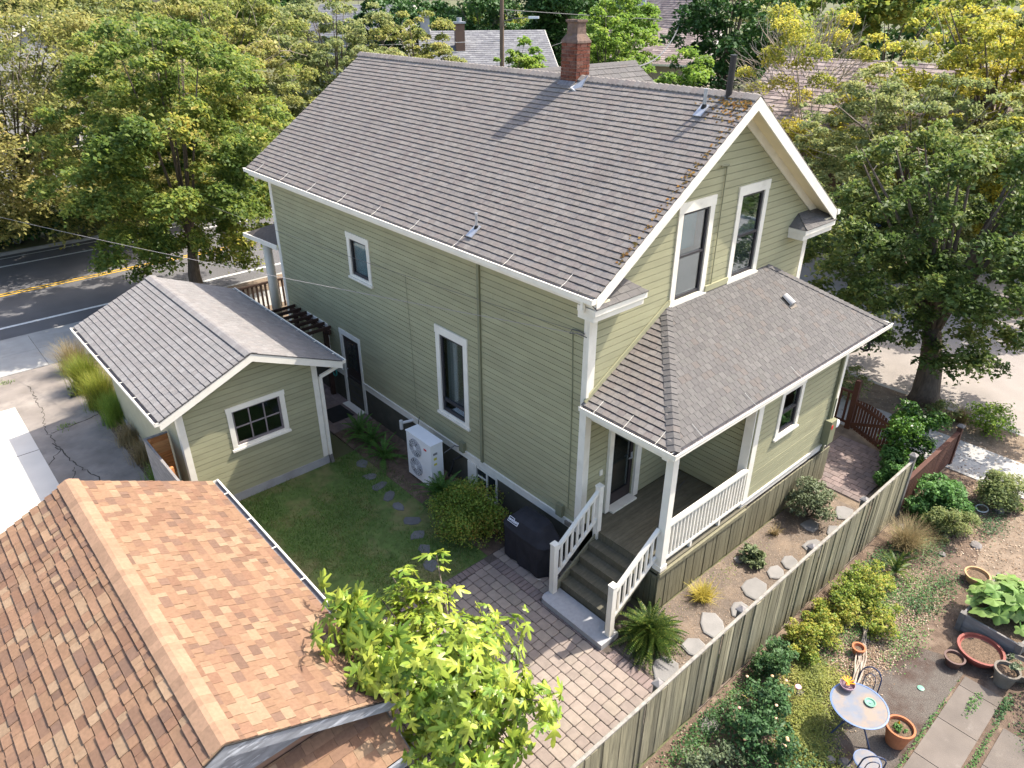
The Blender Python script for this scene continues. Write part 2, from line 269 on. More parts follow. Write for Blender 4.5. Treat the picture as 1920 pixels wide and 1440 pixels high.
# ------------------------------------------------------------------ mesh helpers
class MB:
    def __init__(s): s.v = []; s.f = []
    def add(s, vs, fs):
        b = len(s.v); s.v.extend([tuple(x) for x in vs]); s.f.extend([tuple(b+i for i in f) for f in fs]); return s
    def box(s, x0, x1, y0, y1, z0, z1):
        return s.add([(x0, y0, z0), (x1, y0, z0), (x1, y1, z0), (x0, y1, z0), (x0, y0, z1), (x1, y0, z1), (x1, y1, z1), (x0, y1, z1)],
                     [(0, 3, 2, 1), (4, 5, 6, 7), (0, 1, 5, 4), (1, 2, 6, 5), (2, 3, 7, 6), (3, 0, 4, 7)])
    def fbox(s, F, a0, a1, b0, b1, h0, h1):
        vs = [F @ Vector(p) for p in ((a0, b0, h0), (a1, b0, h0), (a1, b1, h0), (a0, b1, h0), (a0, b0, h1), (a1, b0, h1), (a1, b1, h1), (a0, b1, h1))]
        return s.add(vs, [(0, 3, 2, 1), (4, 5, 6, 7), (0, 1, 5, 4), (1, 2, 6, 5), (2, 3, 7, 6), (3, 0, 4, 7)])
    def beam(s, p, q, w, d, upv=(0, 0, 1)):
        p = Vector(p); q = Vector(q); t = (q-p); L = t.length; t.normalize(); u = Vector(upv)
        sx = t.cross(u)
        if sx.length < 1e-4: sx = t.cross(Vector((1, 0, 0)))
        sx.normalize(); u = sx.cross(t).normalized()
        F = Matrix(((t.x, sx.x, u.x, p.x), (t.y, sx.y, u.y, p.y), (t.z, sx.z, u.z, p.z), (0, 0, 0, 1)))
        return s.fbox(F, 0, L, -w/2, w/2, -d/2, d/2)
    def prism(s, top, off):
        n = len(top); off = Vector(off); t = [Vector(p) for p in top]; b = [p+off for p in t]
        fs = [tuple(range(n)), tuple(range(2*n-1, n-1, -1))]
        for i in range(n):
            j = (i+1) % n; fs.append((i, n+i, n+j, j))
        return s.add(t+b, fs)
    def tube(s, pts, r, n=6, cap=True):
        pts = [Vector(p) for p in pts]; k = len(pts)
        rs = r if isinstance(r, (list, tuple)) else [r]*k
        base = len(s.v); prev = None
        for i, p in enumerate(pts):
            t = (pts[min(i+1, k-1)] - pts[max(i-1, 0)])
            if t.length < 1e-6: t = Vector((0, 0, 1))
            t.normalize()
            if prev is None:
                a = t.cross(Vector((0, 0, 1)))
                if a.length < .05: a = t.cross(Vector((1, 0, 0)))
                a.normalize()
            else:
                a = prev - t*prev.dot(t)
                a.normalize()
            prev = a; b = t.cross(a)
            for j in range(n):
                an = 2*math.pi*j/n; q = p + (a*math.cos(an) + b*math.sin(an))*rs[i]; s.v.append(tuple(q))
        for i in range(k-1):
            for j in range(n):
                j2 = (j+1) % n
                s.f.append((base+i*n+j, base+i*n+j2, base+(i+1)*n+j2, base+(i+1)*n+j))
        if cap:
            s.f.append(tuple(base+j for j in range(n-1, -1, -1))); s.f.append(tuple(base+(k-1)*n+j for j in range(n)))
        return s
    def lathe(s, prof, c=(0, 0, 0), n=20, sx=1, sy=1):
        base = len(s.v); k = len(prof)
        for (r, z) in prof:
            for j in range(n):
                an = 2*math.pi*j/n; s.v.append((c[0]+r*sx*math.cos(an), c[1]+r*sy*math.sin(an), c[2]+z))
        for i in range(k-1):
            for j in range(n):
                j2 = (j+1) % n; s.f.append((base+i*n+j, base+i*n+j2, base+(i+1)*n+j2, base+(i+1)*n+j))
        s.f.append(tuple(base+j for j in range(n-1, -1, -1))); s.f.append(tuple(base+(k-1)*n+j for j in range(n)))
        return s
    def mesh(s, name, m, smooth=False):
        me = bpy.data.meshes.new(name); me.from_pydata(s.v, [], s.f); me.materials.append(m)
        if smooth:
            me.polygons.foreach_set('use_smooth', [True]*len(me.polygons))
        me.update(); return me

def link(name, me, parent=None, local=False):
    o = bpy.data.objects.new(name, me); COL.objects.link(o)
    if parent is not None:
        o.parent = parent
        if not local and parent.parent is None and parent.type == 'EMPTY':
            o.matrix_parent_inverse = Matrix.Translation(-Vector(parent.location))
    return o
def build(mb, name, m, parent=None, smooth=False, local=False, kind=None):
    o = link(name, mb.mesh(name, m, smooth), parent, local)
    if kind: o['kind'] = kind
    return o
def tag(o, label=None, cat=None, group=None, kind=None):
    if label: o['label'] = label
    if cat: o['category'] = cat
    if group: o['group'] = group
    if kind: o['kind'] = kind
    return o
def thing(name, label, cat, loc, group=None):
    o = bpy.data.objects.new(name, None); COL.objects.link(o); o.location = loc; o.empty_display_size = .2
    return tag(o, label, cat, group)
def structure(mb, name, m, smooth=False):
    return tag(build(mb, name, m, None, smooth), kind='structure')
def copy_tree(o, parent=None):
    c = o.copy(); COL.objects.link(c)
    if parent is not None: c.parent = parent
    for ch in list(o.children): copy_tree(ch, c)
    return c
def frame(o, u, v):
    o = Vector(o); u = Vector(u).normalized(); v = Vector(v).normalized(); n = u.cross(v)
    return Matrix(((u.x, v.x, n.x, o.x), (u.y, v.y, n.y, o.y), (u.z, v.z, n.z, o.z), (0, 0, 0, 1)))
def clip_half(poly, a, b, c):     # keep a*x+b*y<=c
    out = []
    for i in range(len(poly)):
        p, q = poly[i], poly[(i+1) % len(poly)]
        dp = a*p[0]+b*p[1]-c; dq = a*q[0]+b*q[1]-c
        if dp <= 0: out.append(p)
        if (dp < 0 < dq) or (dq < 0 < dp):
            t = dp/(dp-dq); out.append((p[0]+(q[0]-p[0])*t, p[1]+(q[1]-p[1])*t))
    return out
def clip_poly(poly, region):      # region convex ccw
    for i in range(len(region)):
        p, q = region[i], region[(i+1) % len(region)]
        a, b = (q[1]-p[1]), -(q[0]-p[0])
        poly = clip_half(poly, a, b, a*p[0]+b*p[1])
        if len(poly) < 3: return []
    return poly
def rect(a0, a1, b0, b1): return [(a0, b0), (a1, b0), (a1, b1), (a0, b1)]
def area2(p): return abs(sum(p[i][0]*p[(i+1) % len(p)][1]-p[(i+1) % len(p)][0]*p[i][1] for i in range(len(p)))/2)

# --- horizontal lap siding: every board its own object
def clad(parent, F, poly, expo, holes, m, name='siding_board', back=.03, b_start=None):
    bmin = min(p[1] for p in poly); bmax = max(p[1] for p in poly); b = bmin if b_start is None else b_start
    while b < bmax-.01:
        b1 = b+expo+.022
        strip = clip_poly(rect(-100, 100, b, b1), poly)
        if len(strip) >= 3:
            amin = min(p[0] for p in strip); amax = max(p[0] for p in strip)
            cuts = sorted([(h[0], h[1]) for h in holes if h[2] < b+expo*.5 < h[3]])
            segs = []; cur = amin
            for (h0, h1) in cuts:
                if h0 > cur+.02: segs.append((cur, min(h0, amax)))
                cur = max(cur, h1)
            if cur < amax-.02: segs.append((cur, amax))
            seg2 = []
            for (s0, s1) in segs:
                cur = s0
                while s1-cur > 4.2:
                    e = cur+rnd.uniform(1.8, 4.2)
                    if s1-e < .6: break
                    seg2.append((cur, e-.003)); cur = e
                seg2.append((cur, s1))
            for (s0, s1) in seg2:
                pg = clip_poly(strip, rect(s0, s1, b-1, b1+1))
                if len(pg) < 3 or area2(pg) < .002: continue
                wob = rnd.uniform(-.002, .002); mb = MB()
                for (q0, q1, hf) in ((b, b+expo-.013, .02+wob), (b+expo-.013, b+expo+.003, .002)):
                    pq = clip_poly(pg, rect(-100, 100, q0, q1))
                    if len(pq) >= 3 and area2(pq) > 1e-5:
                        mb.prism([F @ Vector((p[0], p[1], hf)) for p in pq], (F.to_3x3() @ Vector((0, 0, -hf-back))))
                build(mb, name, m, parent)
        b += expo

# --- shingles: list of candidate tabs, the largest in view become objects of their own
def shingle_tabs(F, poly, expo, tabw, thick=.016, gap=.006, jit=.0, laminate=False, seed=0, lift=.0, slot=0.0):
    r = random.Random(seed); out = []
    bmax = max(p[1] for p in poly); amin = min(p[0] for p in poly); amax = max(p[0] for p in poly)
    row = 0; b = 0.0
    while b < bmax:
        a = amin - tabw*2 + (tabw*.5 if row % 2 else 0)
        if laminate: a = amin - r.uniform(0, tabw*2)
        if jit and not laminate: a += r.uniform(-jit, jit)*tabw
        while a < amax:
            w = tabw*(r.choice((.5, .7, .85, 1.0, 1.25, 1.5, .6)) if laminate else 1.0)
            db = r.uniform(-.004, .004)
            th = thick*(r.choice((.55, 1.0, 1.0)) if laminate else r.uniform(.85, 1.15))
            pg = clip_poly(rect(a+gap/2, a+w-gap/2, b+db, min(b+(expo-slot if slot else expo*1.3), bmax)), poly)
            if len(pg) >= 3 and area2(pg) > .0015:
                top = [F @ Vector((p[0], p[1], lift+.003+max(0, th*(1-(p[1]-b)/(expo*1.3))))) for p in pg]
                bot = [F @ Vector((p[0], p[1], lift-.004)) for p in pg]
                n = len(pg); fs = [tuple(range(n))]
                for i in range(n):
                    j = (i+1) % n; fs.append((i, n+i, n+j, j))
                c = F @ Vector((sum(p[0] for p in pg)/n, sum(p[1] for p in pg)/n, 0))
                q = px(c)
                key = 0
                if q and -20 < q[0] < 1940 and -20 < q[1] < 1460:
                    nrm = (F.to_3x3() @ Vector((0, 0, 1))); vd = (CAM-c)
                    key = max(0, nrm.dot(vd.normalized()))*area2(pg)/vd.length_squared
                out.append((key, top+bot, fs))
            a += w
        b += expo; row += 1
    return out
def place_tabs(tabs, limit, m_parent, name='shingle', stuff='shingle_field'):
    # tabs: list of (key, verts, faces, material, parent)
    order = sorted(range(len(tabs)), key=lambda i: -tabs[i][0])
    rest = {}
    for k, i in enumerate(order):
        key, vs, fs, m, par = tabs[i]
        if k < limit and key > 0:
            build(MB().add(vs, fs), name, m, par)
        else:
            g = rest.setdefault((m.name, par.name), (MB(), m, par)); g[0].add(vs, fs)
    for g in rest.values():
        build(g[0], stuff, g[1], g[2], kind='stuff')

# --- window: frame boards, sash, panes, sill. F maps (a along wall, b up, h outwards)
def window(parent, F, a0, a1, b0, b1, trim=.12, head=.15, sillh=.09, sash=M['sash'], cols=1, rows=1, meet=False, back=None, backh=-.12, muntin=None, screen=False, out=.045, name='window', sash_t=.055):
    mb = MB()
    mb.fbox(F, a0, a0+trim, b0+sillh, b1-head, -.03, out); mb.fbox(F, a1-trim, a1, b0+sillh, b1-head, -.03, out)
    mb.fbox(F, a0-.012, a1+.012, b1-head, b1, -.03, out+.008)
    fr = build(mb, name, M['white'], parent)
    build(MB().fbox(F, a0-.03, a1+.03, b0, b0+sillh*.45, -.03, out+.035).fbox(F, a0, a1, b0+sillh*.45+.001, b0+sillh, -.03, out-.004), 'sill', M['white'], fr)
    i0, i1, j0, j1 = a0+trim, a1-trim, b0+sillh, b1-head
    s = MB(); t = sash_t
    s.fbox(F, i0, i0+t, j0, j1, -.04, .012); s.fbox(F, i1-t, i1, j0, j1, -.04, .012)
    s.fbox(F, i0+t, i1-t, j0, j0+t*1.3, -.04, .011); s.fbox(F, i0+t, i1-t, j1-t, j1, -.04, .011)
    if meet: s.fbox(F, i0+t, i1-t, (j0+j1)/2-.025, (j0+j1)/2+.025, -.038, .014)
    build(s, 'sash', sash, fr)
    if cols*rows > 1:
        mm = MB(); w = .028
        for c in range(1, cols):
            x = i0+t+(i1-i0-2*t)*c/cols; mm.fbox(F, x-w/2, x+w/2, j0+t, j1-t, -.03, .008)
        for r_ in range(1, rows):
            y = j0+t+(j1-j0-2*t)*r_/rows; mm.fbox(F, i0+t, i1-t, y-w/2, y+w/2, -.03, .006)
        build(mm, 'muntin', muntin or sash, fr)
    for c in range(cols):
        for r_ in range(rows):
            x0 = i0+t+(i1-i0-2*t)*c/cols; x1 = i0+t+(i1-i0-2*t)*(c+1)/cols
            y0 = j0+t+(j1-j0-2*t)*r_/rows; y1 = j0+t+(j1-j0-2*t)*(r_+1)/rows
            build(MB().fbox(F, x0, x1, y0, y1, -.022, -.016), 'pane', M['glass'], fr)
    if meet:
        pass
    if screen:
        build(MB().fbox(F, i0+t, i1-t, j0+t, (j0+j1)/2-.03, -.05, -.046), 'screen', M['screen'], fr)
    if back:
        build(MB().fbox(F, i0, i1, j0, j1, backh-.01, backh), 'blind', back, fr)
    return fr
def curtain(parent, F, a0, a1, b0, b1, h, m=M['curtain'], waves=5):
    mb = MB(); n = waves*6; vs = []; fs = []
    for i in range(n+1):
        a = a0+(a1-a0)*i/n; hh = h+.03*math.sin(i/6*2*math.pi)
        vs += [F @ Vector((a, b0, hh)), F @ Vector((a, b1, hh))]
    for i in range(n): fs.append((2*i, 2*i+2, 2*i+3, 2*i+1))
    return build(mb.add(vs, fs), 'curtain', m, parent, smooth=True)

# gutter along a line, U channel
def gutter(parent, p, q, out, w=.11, d=.09, name='gutter', outer=M['white'], straps=0, roofslope=.6):
    p = Vector(p); q = Vector(q); t = (q-p).normalized(); o = Vector(out)
    F = Matrix(((t.x, o.x, 0, p.x), (t.y, o.y, 0, p.y), (t.z, o.z, 1, p.z), (0, 0, 0, 1)))
    if F.determinant() < 0: pass
    L = (q-p).length
    g = build(MB().fbox(F, 0, L, w-.012, w, -d, 0).fbox(F, 0, L, 0, w-.0125, -d, -d+.012).fbox(F, 0, L, w-.02, w+.01, -.0135, .002)
              .fbox(F, 0, .01, 0, w-.013, -d+.013, -.004).fbox(F, L-.01, L, 0, w-.013, -d+.013, -.004), name, outer, parent)
    build(MB().fbox(F, .012, L-.012, .002, w-.014, -d+.014, -d+.03), 'gutter_bed', M['gutterin'], g)  # grey strip along the channel bottom, darker than the outside
    build(MB().fbox(F, .012, L-.012, -.004, .0005, -d+.013, -.012), 'gutter_back', M['gutterin'], g)
    if straps:
        for i in range(straps):
            a = L*(i+.5)/straps
            build(MB().tube([F @ Vector((a, w-.01, .004)), F @ Vector((a, w*.55, .03)), F @ Vector((a, -.02, .05+.02*roofslope)), F @ Vector((a, -.2, .05+.2*roofslope))], .005, 4), 'gutter_strap', outer, g)
    return g
def downspout(parent, pts, w=.07, m=M['white'], name='downspout'):
    mb = MB()
    for a, b in zip(pts[:-1], pts[1:]): mb.beam(a, b, w, w*.8, upv=(0, 1, .01))
    return build(mb, name, m, parent)

# ------------------------------------------------------------------ foliage helpers (numpy)
def np_mesh(name, V, Q, m):
    me = bpy.data.meshes.new(name)
    n = len(V); k = len(Q); w = Q.shape[1]
    me.vertices.add(n); me.vertices.foreach_set('co', V.astype(np.float32).ravel())
    me.loops.add(k*w); me.loops.foreach_set('vertex_index', Q.astype(np.int32).ravel())
    me.polygons.add(k); me.polygons.foreach_set('loop_start', np.arange(0, k*w, w, dtype=np.int32))
    me.update(calc_edges=True); me.materials.append(m); me.validate(); return me
def leaf_quads(P, Nn, size, rng, aspect=.62, bend=.18):
    n = len(P)
    Nn = Nn/np.maximum(np.linalg.norm(Nn, axis=1, keepdims=True), 1e-6)
    t = rng.normal(size=(n, 3)); t -= Nn*(t*Nn).sum(1, keepdims=True); t /= np.maximum(np.linalg.norm(t, axis=1, keepdims=True), 1e-6)
    b = np.cross(Nn, t)
    s = size*rng.uniform(.65, 1.35, (n, 1))
    V = np.empty((n, 4, 3))
    V[:, 0] = P - t*s*.5 - Nn*s*bend; V[:, 1] = P + b*s*aspect*.5; V[:, 2] = P + t*s*.5 - Nn*s*bend; V[:, 3] = P - b*s*aspect*.5
    return V.reshape(-1, 3), np.arange(4*n).reshape(n, 4)
def rand_dirs(n, rng):
    d = rng.normal(size=(n, 3)); return d/np.linalg.norm(d, axis=1, keepdims=True)
def crown_mesh(name, center, radii, n, leaf, m, seed, lumps=26, lumpr=.34, shell=.5, droop=.0, upb=.45, flat=.8):
    rng = np.random.default_rng(seed); radii = np.array(radii, float); center = np.array(center, float)
    d = rand_dirs(lumps, rng); rr = rng.uniform(.12, 1.0, (lumps, 1))**.5*.96
    lc = d*rr*radii
    lr = lumpr*radii.mean()*rng.uniform(.55, 1.35, lumps)
    w = lr**2; w /= w.sum()
    idx = rng.choice(lumps, n, p=w)
    dd = rand_dirs(n, rng); dd[:, 2] = np.where(dd[:, 2] < -.3, -dd[:, 2]*.8, dd[:, 2])
    r = lr[idx]*(1-shell*rng.random(n)**1.6)
    # ragged silhouette
    r = r*np.where(rng.random(n) < .12, rng.uniform(1.0, 1.35, n), 1)
    P = lc[idx] + dd*r[:, None]*np.array([1, 1, flat])
    if droop: P[:, 2] -= droop*((P[:, 0]/radii[0])**2 + (P[:, 1]/radii[1])**2)
    Nn = dd*.3 + rand_dirs(n, rng)*.8 + np.array([.3, -.12, upb+.35])
    V, Q = leaf_quads(P+center, Nn, leaf, rng)
    return np_mesh(name, V, Q, m), lc+center
def tree(name, label, base, trunk_h, trunk_r, center, radii, n, leaf, m, seed, lumps=26, lumpr=.34, group=None, limbs=9, bark=M['bark'], shell=.5, droop=0, cat='tree', bare=0, flat=.8):
    T = thing(name, label, cat, base, group)
    me, lc = crown_mesh('crown', center, radii, n, leaf, m, seed, lumps, lumpr, shell, droop, flat=flat)
    link('crown', me, T)
    r = random.Random(seed); b = Vector(base); c = Vector(center)
    top = b + Vector(((c.x-b.x)*.5, (c.y-b.y)*.5, trunk_h))
    pts = [b+Vector((0, 0, -.1)), b.lerp(top, .12)+Vector((0, 0, 0)), b.lerp(top, .5)+Vector((r.uniform(-.1, .1), r.uniform(-.1, .1), 0)), top]
    build(MB().tube(pts, [trunk_r*1.5, trunk_r*1.08, trunk_r*.9, trunk_r*.62], 10), 'trunk', bark, T, smooth=True)
    order = sorted(range(len(lc)), key=lambda i: -lc[i][2] if r.random() < .5 else r.random())
    for i in order[:limbs]:
        e = Vector(lc[i]); s = b.lerp(top, r.uniform(.75, 1.0)); mid = s.lerp(e, .5) + Vector((0, 0, .25*(e-s).length*r.uniform(.1, .5)))
        build(MB().tube([s, mid, e], [trunk_r*.26, trunk_r*.15, trunk_r*.04], 6), 'branch', bark, T, smooth=True)
    if bare:
        mb = MB(); C = np.array(center); RR = np.array(radii)
        for _ in range(bare):
            d = Vector(rand_dirs(1, RNG)[0]); d.z = abs(d.z)*.8
            s = Vector(C) + Vector((d.x*RR[0], d.y*RR[1], d.z*RR[2]))*r.uniform(.5, .9)
            p = s; pts = [p]
            dv = (d + Vector((r.uniform(-.5, .5), r.uniform(-.5, .5), r.uniform(-.2, .6)))).normalized()
            L = r.uniform(.6, 1.6)
            for k in range(3):
                dv = (dv + Vector((r.uniform(-.4, .4), r.uniform(-.4, .4), r.uniform(-.3, .4)))).normalized(); p = p+dv*L/3; pts.append(p)
            mb.tube(pts, [.022, .016, .011, .006], 4, cap=False)
        build(mb, 'bare_twigs', M['twig'], T, kind='stuff')
    return T
def bush(name, label, base, radii, n, leaf, m, seed, group=None, lumps=30, cat='shrub', zc=None, lumpr=.44, stems=5, aspect=.6, shell=.6):
    T = thing(name, label, cat, base, group)
    c = (base[0], base[1], base[2] + (radii[2] if zc is None else zc))
    me, lc = crown_mesh('foliage', c, radii, n, leaf, m, seed, lumps, lumpr, shell)
    V = np.empty(len(me.vertices)*3, np.float32); me.vertices.foreach_get('co', V); V = V.reshape(-1, 3); V[:, 2] = np.maximum(V[:, 2], base[2]+.02); me.vertices.foreach_set('co', V.ravel())
    link('foliage', me, T)
    mb = MB(); r = random.Random(seed)
    for i in range(stems):
        e = Vector(lc[r.randrange(len(lc))]); s = Vector(base)+Vector((r.uniform(-.08, .08), r.uniform(-.08, .08), 0))
        mb.tube([s, s.lerp(e, .5)+Vector((0, 0, .05)), e], [.018, .013, .006], 5)
    build(mb, 'stem', M['bark'], T)
    return T
def blades(name, c, n, h, spread, m, seed, width=.012, lean=.5, rad=.12, elong=None, parent=None, segs=3):
    rng = np.random.default_rng(seed); k = segs+1
    an = rng.uniform(0, 2*np.pi, n); hh = h*rng.uniform(.55, 1.1, n); ln = spread*rng.uniform(.1, 1, n)**.7
    bx = rng.normal(0, rad, n); by = rng.normal(0, rad, n)
    if elong: bx = rng.uniform(-elong[0], elong[0], n); by = rng.uniform(-elong[1], elong[1], n)
    d = np.stack([np.cos(an), np.sin(an)], 1); sd = np.stack([-d[:, 1], d[:, 0]], 1)
    V = np.zeros((n, k, 2, 3))
    for i in range(k):
        t = i/segs; w = width*(1-t*.9)
        x = c[0]+bx+d[:, 0]*ln*t**1.8; y = c[1]+by+d[:, 1]*ln*t**1.8; z = c[2]+hh*(t - lean*.55*(ln/max(spread, .01))*t**2.4)
        for s_, sg in ((0, -1), (1, 1)):
            V[:, i, s_, 0] = x+sd[:, 0]*w*sg*.5; V[:, i, s_, 1] = y+sd[:, 1]*w*sg*.5; V[:, i, s_, 2] = z
    base = (np.arange(n)*k*2)[:, None]
    Q = np.concatenate([base+np.array([[2*i, 2*i+1, 2*i+3, 2*i+2]]) for i in range(segs)], 0)
    return link(name, np_mesh(name, V.reshape(-1, 3), Q, m), parent)
def grass_clump(name, label, c, n, h, spread, m, seed, group=None, cat='ornamental grass', **kw):
    T = thing(name, label, cat, c, group); blades('blades', c, n, h, spread, m, seed, parent=T, **kw); return T
def frond_mesh(L=1.0, pairs=22, pw=.11, m=None, name='frond', arch=.55):
    mb = MB(); pts = []
    for i in range(9):
        t = i/8; pts.append(Vector((L*(t*.92), 0, L*arch*(t - 1.15*t*t))))
    mb.tube(pts, [.006*(1-.7*i/8) for i in range(9)], 3, cap=False)
    for i in range(pairs):
        t = .1+.9*i/pairs; p = Vector((L*t*.92, 0, L*arch*(t-1.15*t*t)))
        w = pw*L*(math.sin(math.pi*min(1, t*.82+.16))**.7)
        for sg in (-1, 1):
            hw = L*.92/pairs*.45
            mb.add([p+Vector((-hw, 0, 0)), p+Vector((hw, 0, .002)), p+Vector((hw*1.5, sg*w, -.02*L)), p+Vector((hw*.2, sg*w*.75, -.012*L))], [(0, 1, 2, 3)])
    return mb.mesh(name, m)
def fern(label, c, n, L, m, seed, group=None, arch=.55):
    T = thing('fern', label, 'fern', c, group); r = random.Random(seed)
    mes = [frond_mesh(L, 22, .075, m, arch=arch), frond_mesh(L*.85, 20, .08, m, arch=arch*1.3), frond_mesh(L*.7, 18, .09, m, arch=arch*1.7)]
    for i in range(n):
        o = link('frond', mes[i % 3], T, local=True)
        o.rotation_euler = (r.uniform(-.2, .2), R(r.uniform(-72, 10)), 2*math.pi*i/n*2.618+r.uniform(-.2, .2)); o.location = (r.uniform(-.04, .04), r.uniform(-.04, .04), r.uniform(0.02, .06))
        s = r.uniform(.8, 1.1); o.scale = (s, s, s)
    return T
def litter(name, x0, x1, y0, y1, n, size, m, seed, z=.012, kind='stuff', mask=None):
    rng = np.random.default_rng(seed)
    P = np.stack([rng.uniform(x0, x1, n), rng.uniform(y0, y1, n), z+rng.uniform(0, .02, n)], 1)
    if mask is not None: P = P[mask(P)]
    Nn = rand_dirs(len(P), rng)*.45+np.array([0, 0, 1.0])
    V, Q = leaf_quads(P, Nn, size, rng, aspect=.55, bend=.1)
    return tag(link(name, np_mesh(name, V, Q, m)), kind=kind)

# ================================================================== GROUND AND PAVING
def sheet(name, x0, x1, y0, y1, z, m, parent=None):
    return build(MB().add([(x0, y0, z), (x1, y0, z), (x1, y1, z), (x0, y1, z)], [(0, 1, 2, 3)]), name, m, parent)
# one sheet out to the horizon, cut round the two streets so that they sit lower behind real kerbs
g = MB()
for (x0, x1, y0, y1) in ((-900, 13.35, -900, 21.75), (-900, 900, 33.1, 900), (27.4, 900, -900, 21.75)):
    g.add([(x0, y0, -.02), (x1, y0, -.02), (x1, y1, -.02), (x0, y1, -.02)], [(0, 1, 2, 3)])
structure(g, 'ground', M['farground'])
road = structure(MB().add([(-200, 21.75, -.14), (400, 21.75, -.14), (400, 33.1, -.14), (-200, 33.1, -.14)], [(0, 1, 2, 3)]), 'main_road', M['asphalt'])
side = structure(MB().add([(13.35, -200, -.136), (27.4, -200, -.136), (27.4, 21.9, -.136), (13.35, 21.9, -.136)], [(0, 1, 2, 3)]), 'side_street', M['sideasphalt'])
for (y, w, m) in ((23.3, .17, 'paintw'), (27.1, .11, 'painty'), (27.36, .11, 'painty'), (31.3, .16, 'paintw'), (32.6, .09, 'paintw')):
    sheet('lane_marking', -60, 12.0, y-w/2, y+w/2, -.131, M[m], road)
    sheet('lane_marking', 29, 120, y-w/2, y+w/2, -.131, M[m], road)
kb = MB()
kb.box(-60, 12.8, 21.6, 21.75, -.3, .0); kb.box(27.9, 160, 21.6, 21.75, -.3, .0); kb.box(-60, 160, 33.1, 33.25, -.3, .0)
kb.box(13.2, 13.35, -60, 21.3, -.3, .0); kb.box(27.4, 27.55, -60, 21.3, -.3, .0)
structure(kb, 'kerb', M['walk'])
# sidewalk slabs along the main street and the side street
sw = tag(bpy.data.objects.new('sidewalk', None), kind='structure'); COL.objects.link(sw)
def slab(x0, x1, y0, y1, z0=-.12, z1=.012, m='walk', par=None, name='slab'):
    return build(MB().box(x0+.006, x1-.006, y0+.006, y1-.006, z0, z1+rnd.uniform(-.003, .003)), name, M[m], par or sw)
for x in np.arange(-22, 12, 1.75):
    slab(x, x+1.75, 18.45, 20.1)
    if x < -5.6: slab(x, x+1.75, 20.1, 21.58)
y = -14.0
while y < 18.4:
    slab(9.95, 10.8, y, y+1.72); slab(10.8, 11.65, y, y+1.72); y += 1.72
# driveway: worn dark slab with cracks, pale new concrete beside it
dv = structure(MB().box(-30, -5.95, -12, 18.43, -.15, .006), 'driveway', M['drive'])
build(MB().box(-30, -7.72, -12, 15.95, -.1, .012), 'pale_slab', M['lightconc'], dv)
def crack(pts, w=.03, wob=.06, seed=0, z=.0105, par=dv):
    r = random.Random(seed); P = []
    for a, b in zip(pts[:-1], pts[1:]):
        n = max(2, int(math.hypot(b[0]-a[0], b[1]-a[1])/.1))
        for i in range(n): P.append((a[0]+(b[0]-a[0])*i/n+r.uniform(-wob, wob), a[1]+(b[1]-a[1])*i/n+r.uniform(-wob, wob)))
    P.append(pts[-1]); mb = MB(); vs = []; fs = []
    for i, p in enumerate(P):
        q = P[min(i+1, len(P)-1)]; o = P[max(i-1, 0)]; d = Vector((q[0]-o[0], q[1]-o[1], 0)).normalized(); nrm = Vector((-d.y, d.x, 0))*w*r.uniform(.25, .7)
        vs += [(p[0]+nrm.x, p[1]+nrm.y, z), (p[0]-nrm.x, p[1]-nrm.y, z)]
    for i in range(len(P)-1): fs.append((2*i, 2*i+1, 2*i+3, 2*i+2))
    return build(mb.add(vs, fs), 'crack', M['crack'], par)
crack([(-7.1, 17.2), (-7.15, 15.2), (-7.35, 13.9), (-7.3, 12.5), (-7.7, 11.9)], .024, .05, 1)
crack([(-7.3, 13.6), (-6.6, 13.7), (-5.97, 13.85)], .035, .03, 2)
crack([(-7.35, 13.0), (-7.2, 11.6), (-6.9, 10.4), (-7.1, 9.3), (-6.9, 8.2)], .03, .05, 3)
crack([(-7.2, 11.4), (-7.5, 10.5), (-7.68, 9.9)], .02, .05, 4)
for (yy) in (4.5, 12.9): build(MB().box(-30, -7.73, yy-.012, yy+.012, -.05, .0135), 'joint', M['crack'], dv)
# soils and gravel beds
structure(MB().box(-5.95, -5.4, 7.2, 18.43, -.1, .01), 'planting_strip', M['soil'])
structure(MB().box(-1.3, -.02, 1.5, 8.25, -.1, .02), 'wall_bed', M['soil'])
structure(MB().box(-1.13, 6.45, -3.95, -2.03, -.1, .017), 'gravel_bed', M['gravel'])
gs = structure(MB().box(-12, 9.9, -16, -3.96, -.15, .008), 'garden_soil', M['soil'])
structure(MB().add([(-1.0, -5.75, .014), (.2, -5.35, .014), (1.6, -5.5, .014), (3.2, -5.9, .014), (3.5, -6.6, .014), (3.2, -6.74, .014), (-1, -6.74, .014)], [tuple(range(7))]), 'gravel_patch', M['pea'])
structure(MB().box(9.95-.01, 13.2, -16, 18.4, -.1, -.004), 'verge', M['dryground'])
structure(MB().box(6.45, 9.93, -3.95, 18.4, -.1, .005), 'side_yard', M['dryground'])
structure(MB().box(-5.4, 9.93, 12.9, 18.43, -.1, .001), 'front_yard', M['dryground'])
structure(MB().box(-12, 13.2, 20.1, 21.6, -.1, -.003), 'tree_verge', M['dryground'])
# worn light path at the right edge of the garden
structure(MB().add([(5.6, -6.0, .016), (7.2, -5.7, .016), (9.4, -5.9, .016), (9.6, -7.4, .016), (7, -7.6, .016), (5.6, -7.2, .016)], [tuple(range(6))]), 'dirt_path', M['dryground'])
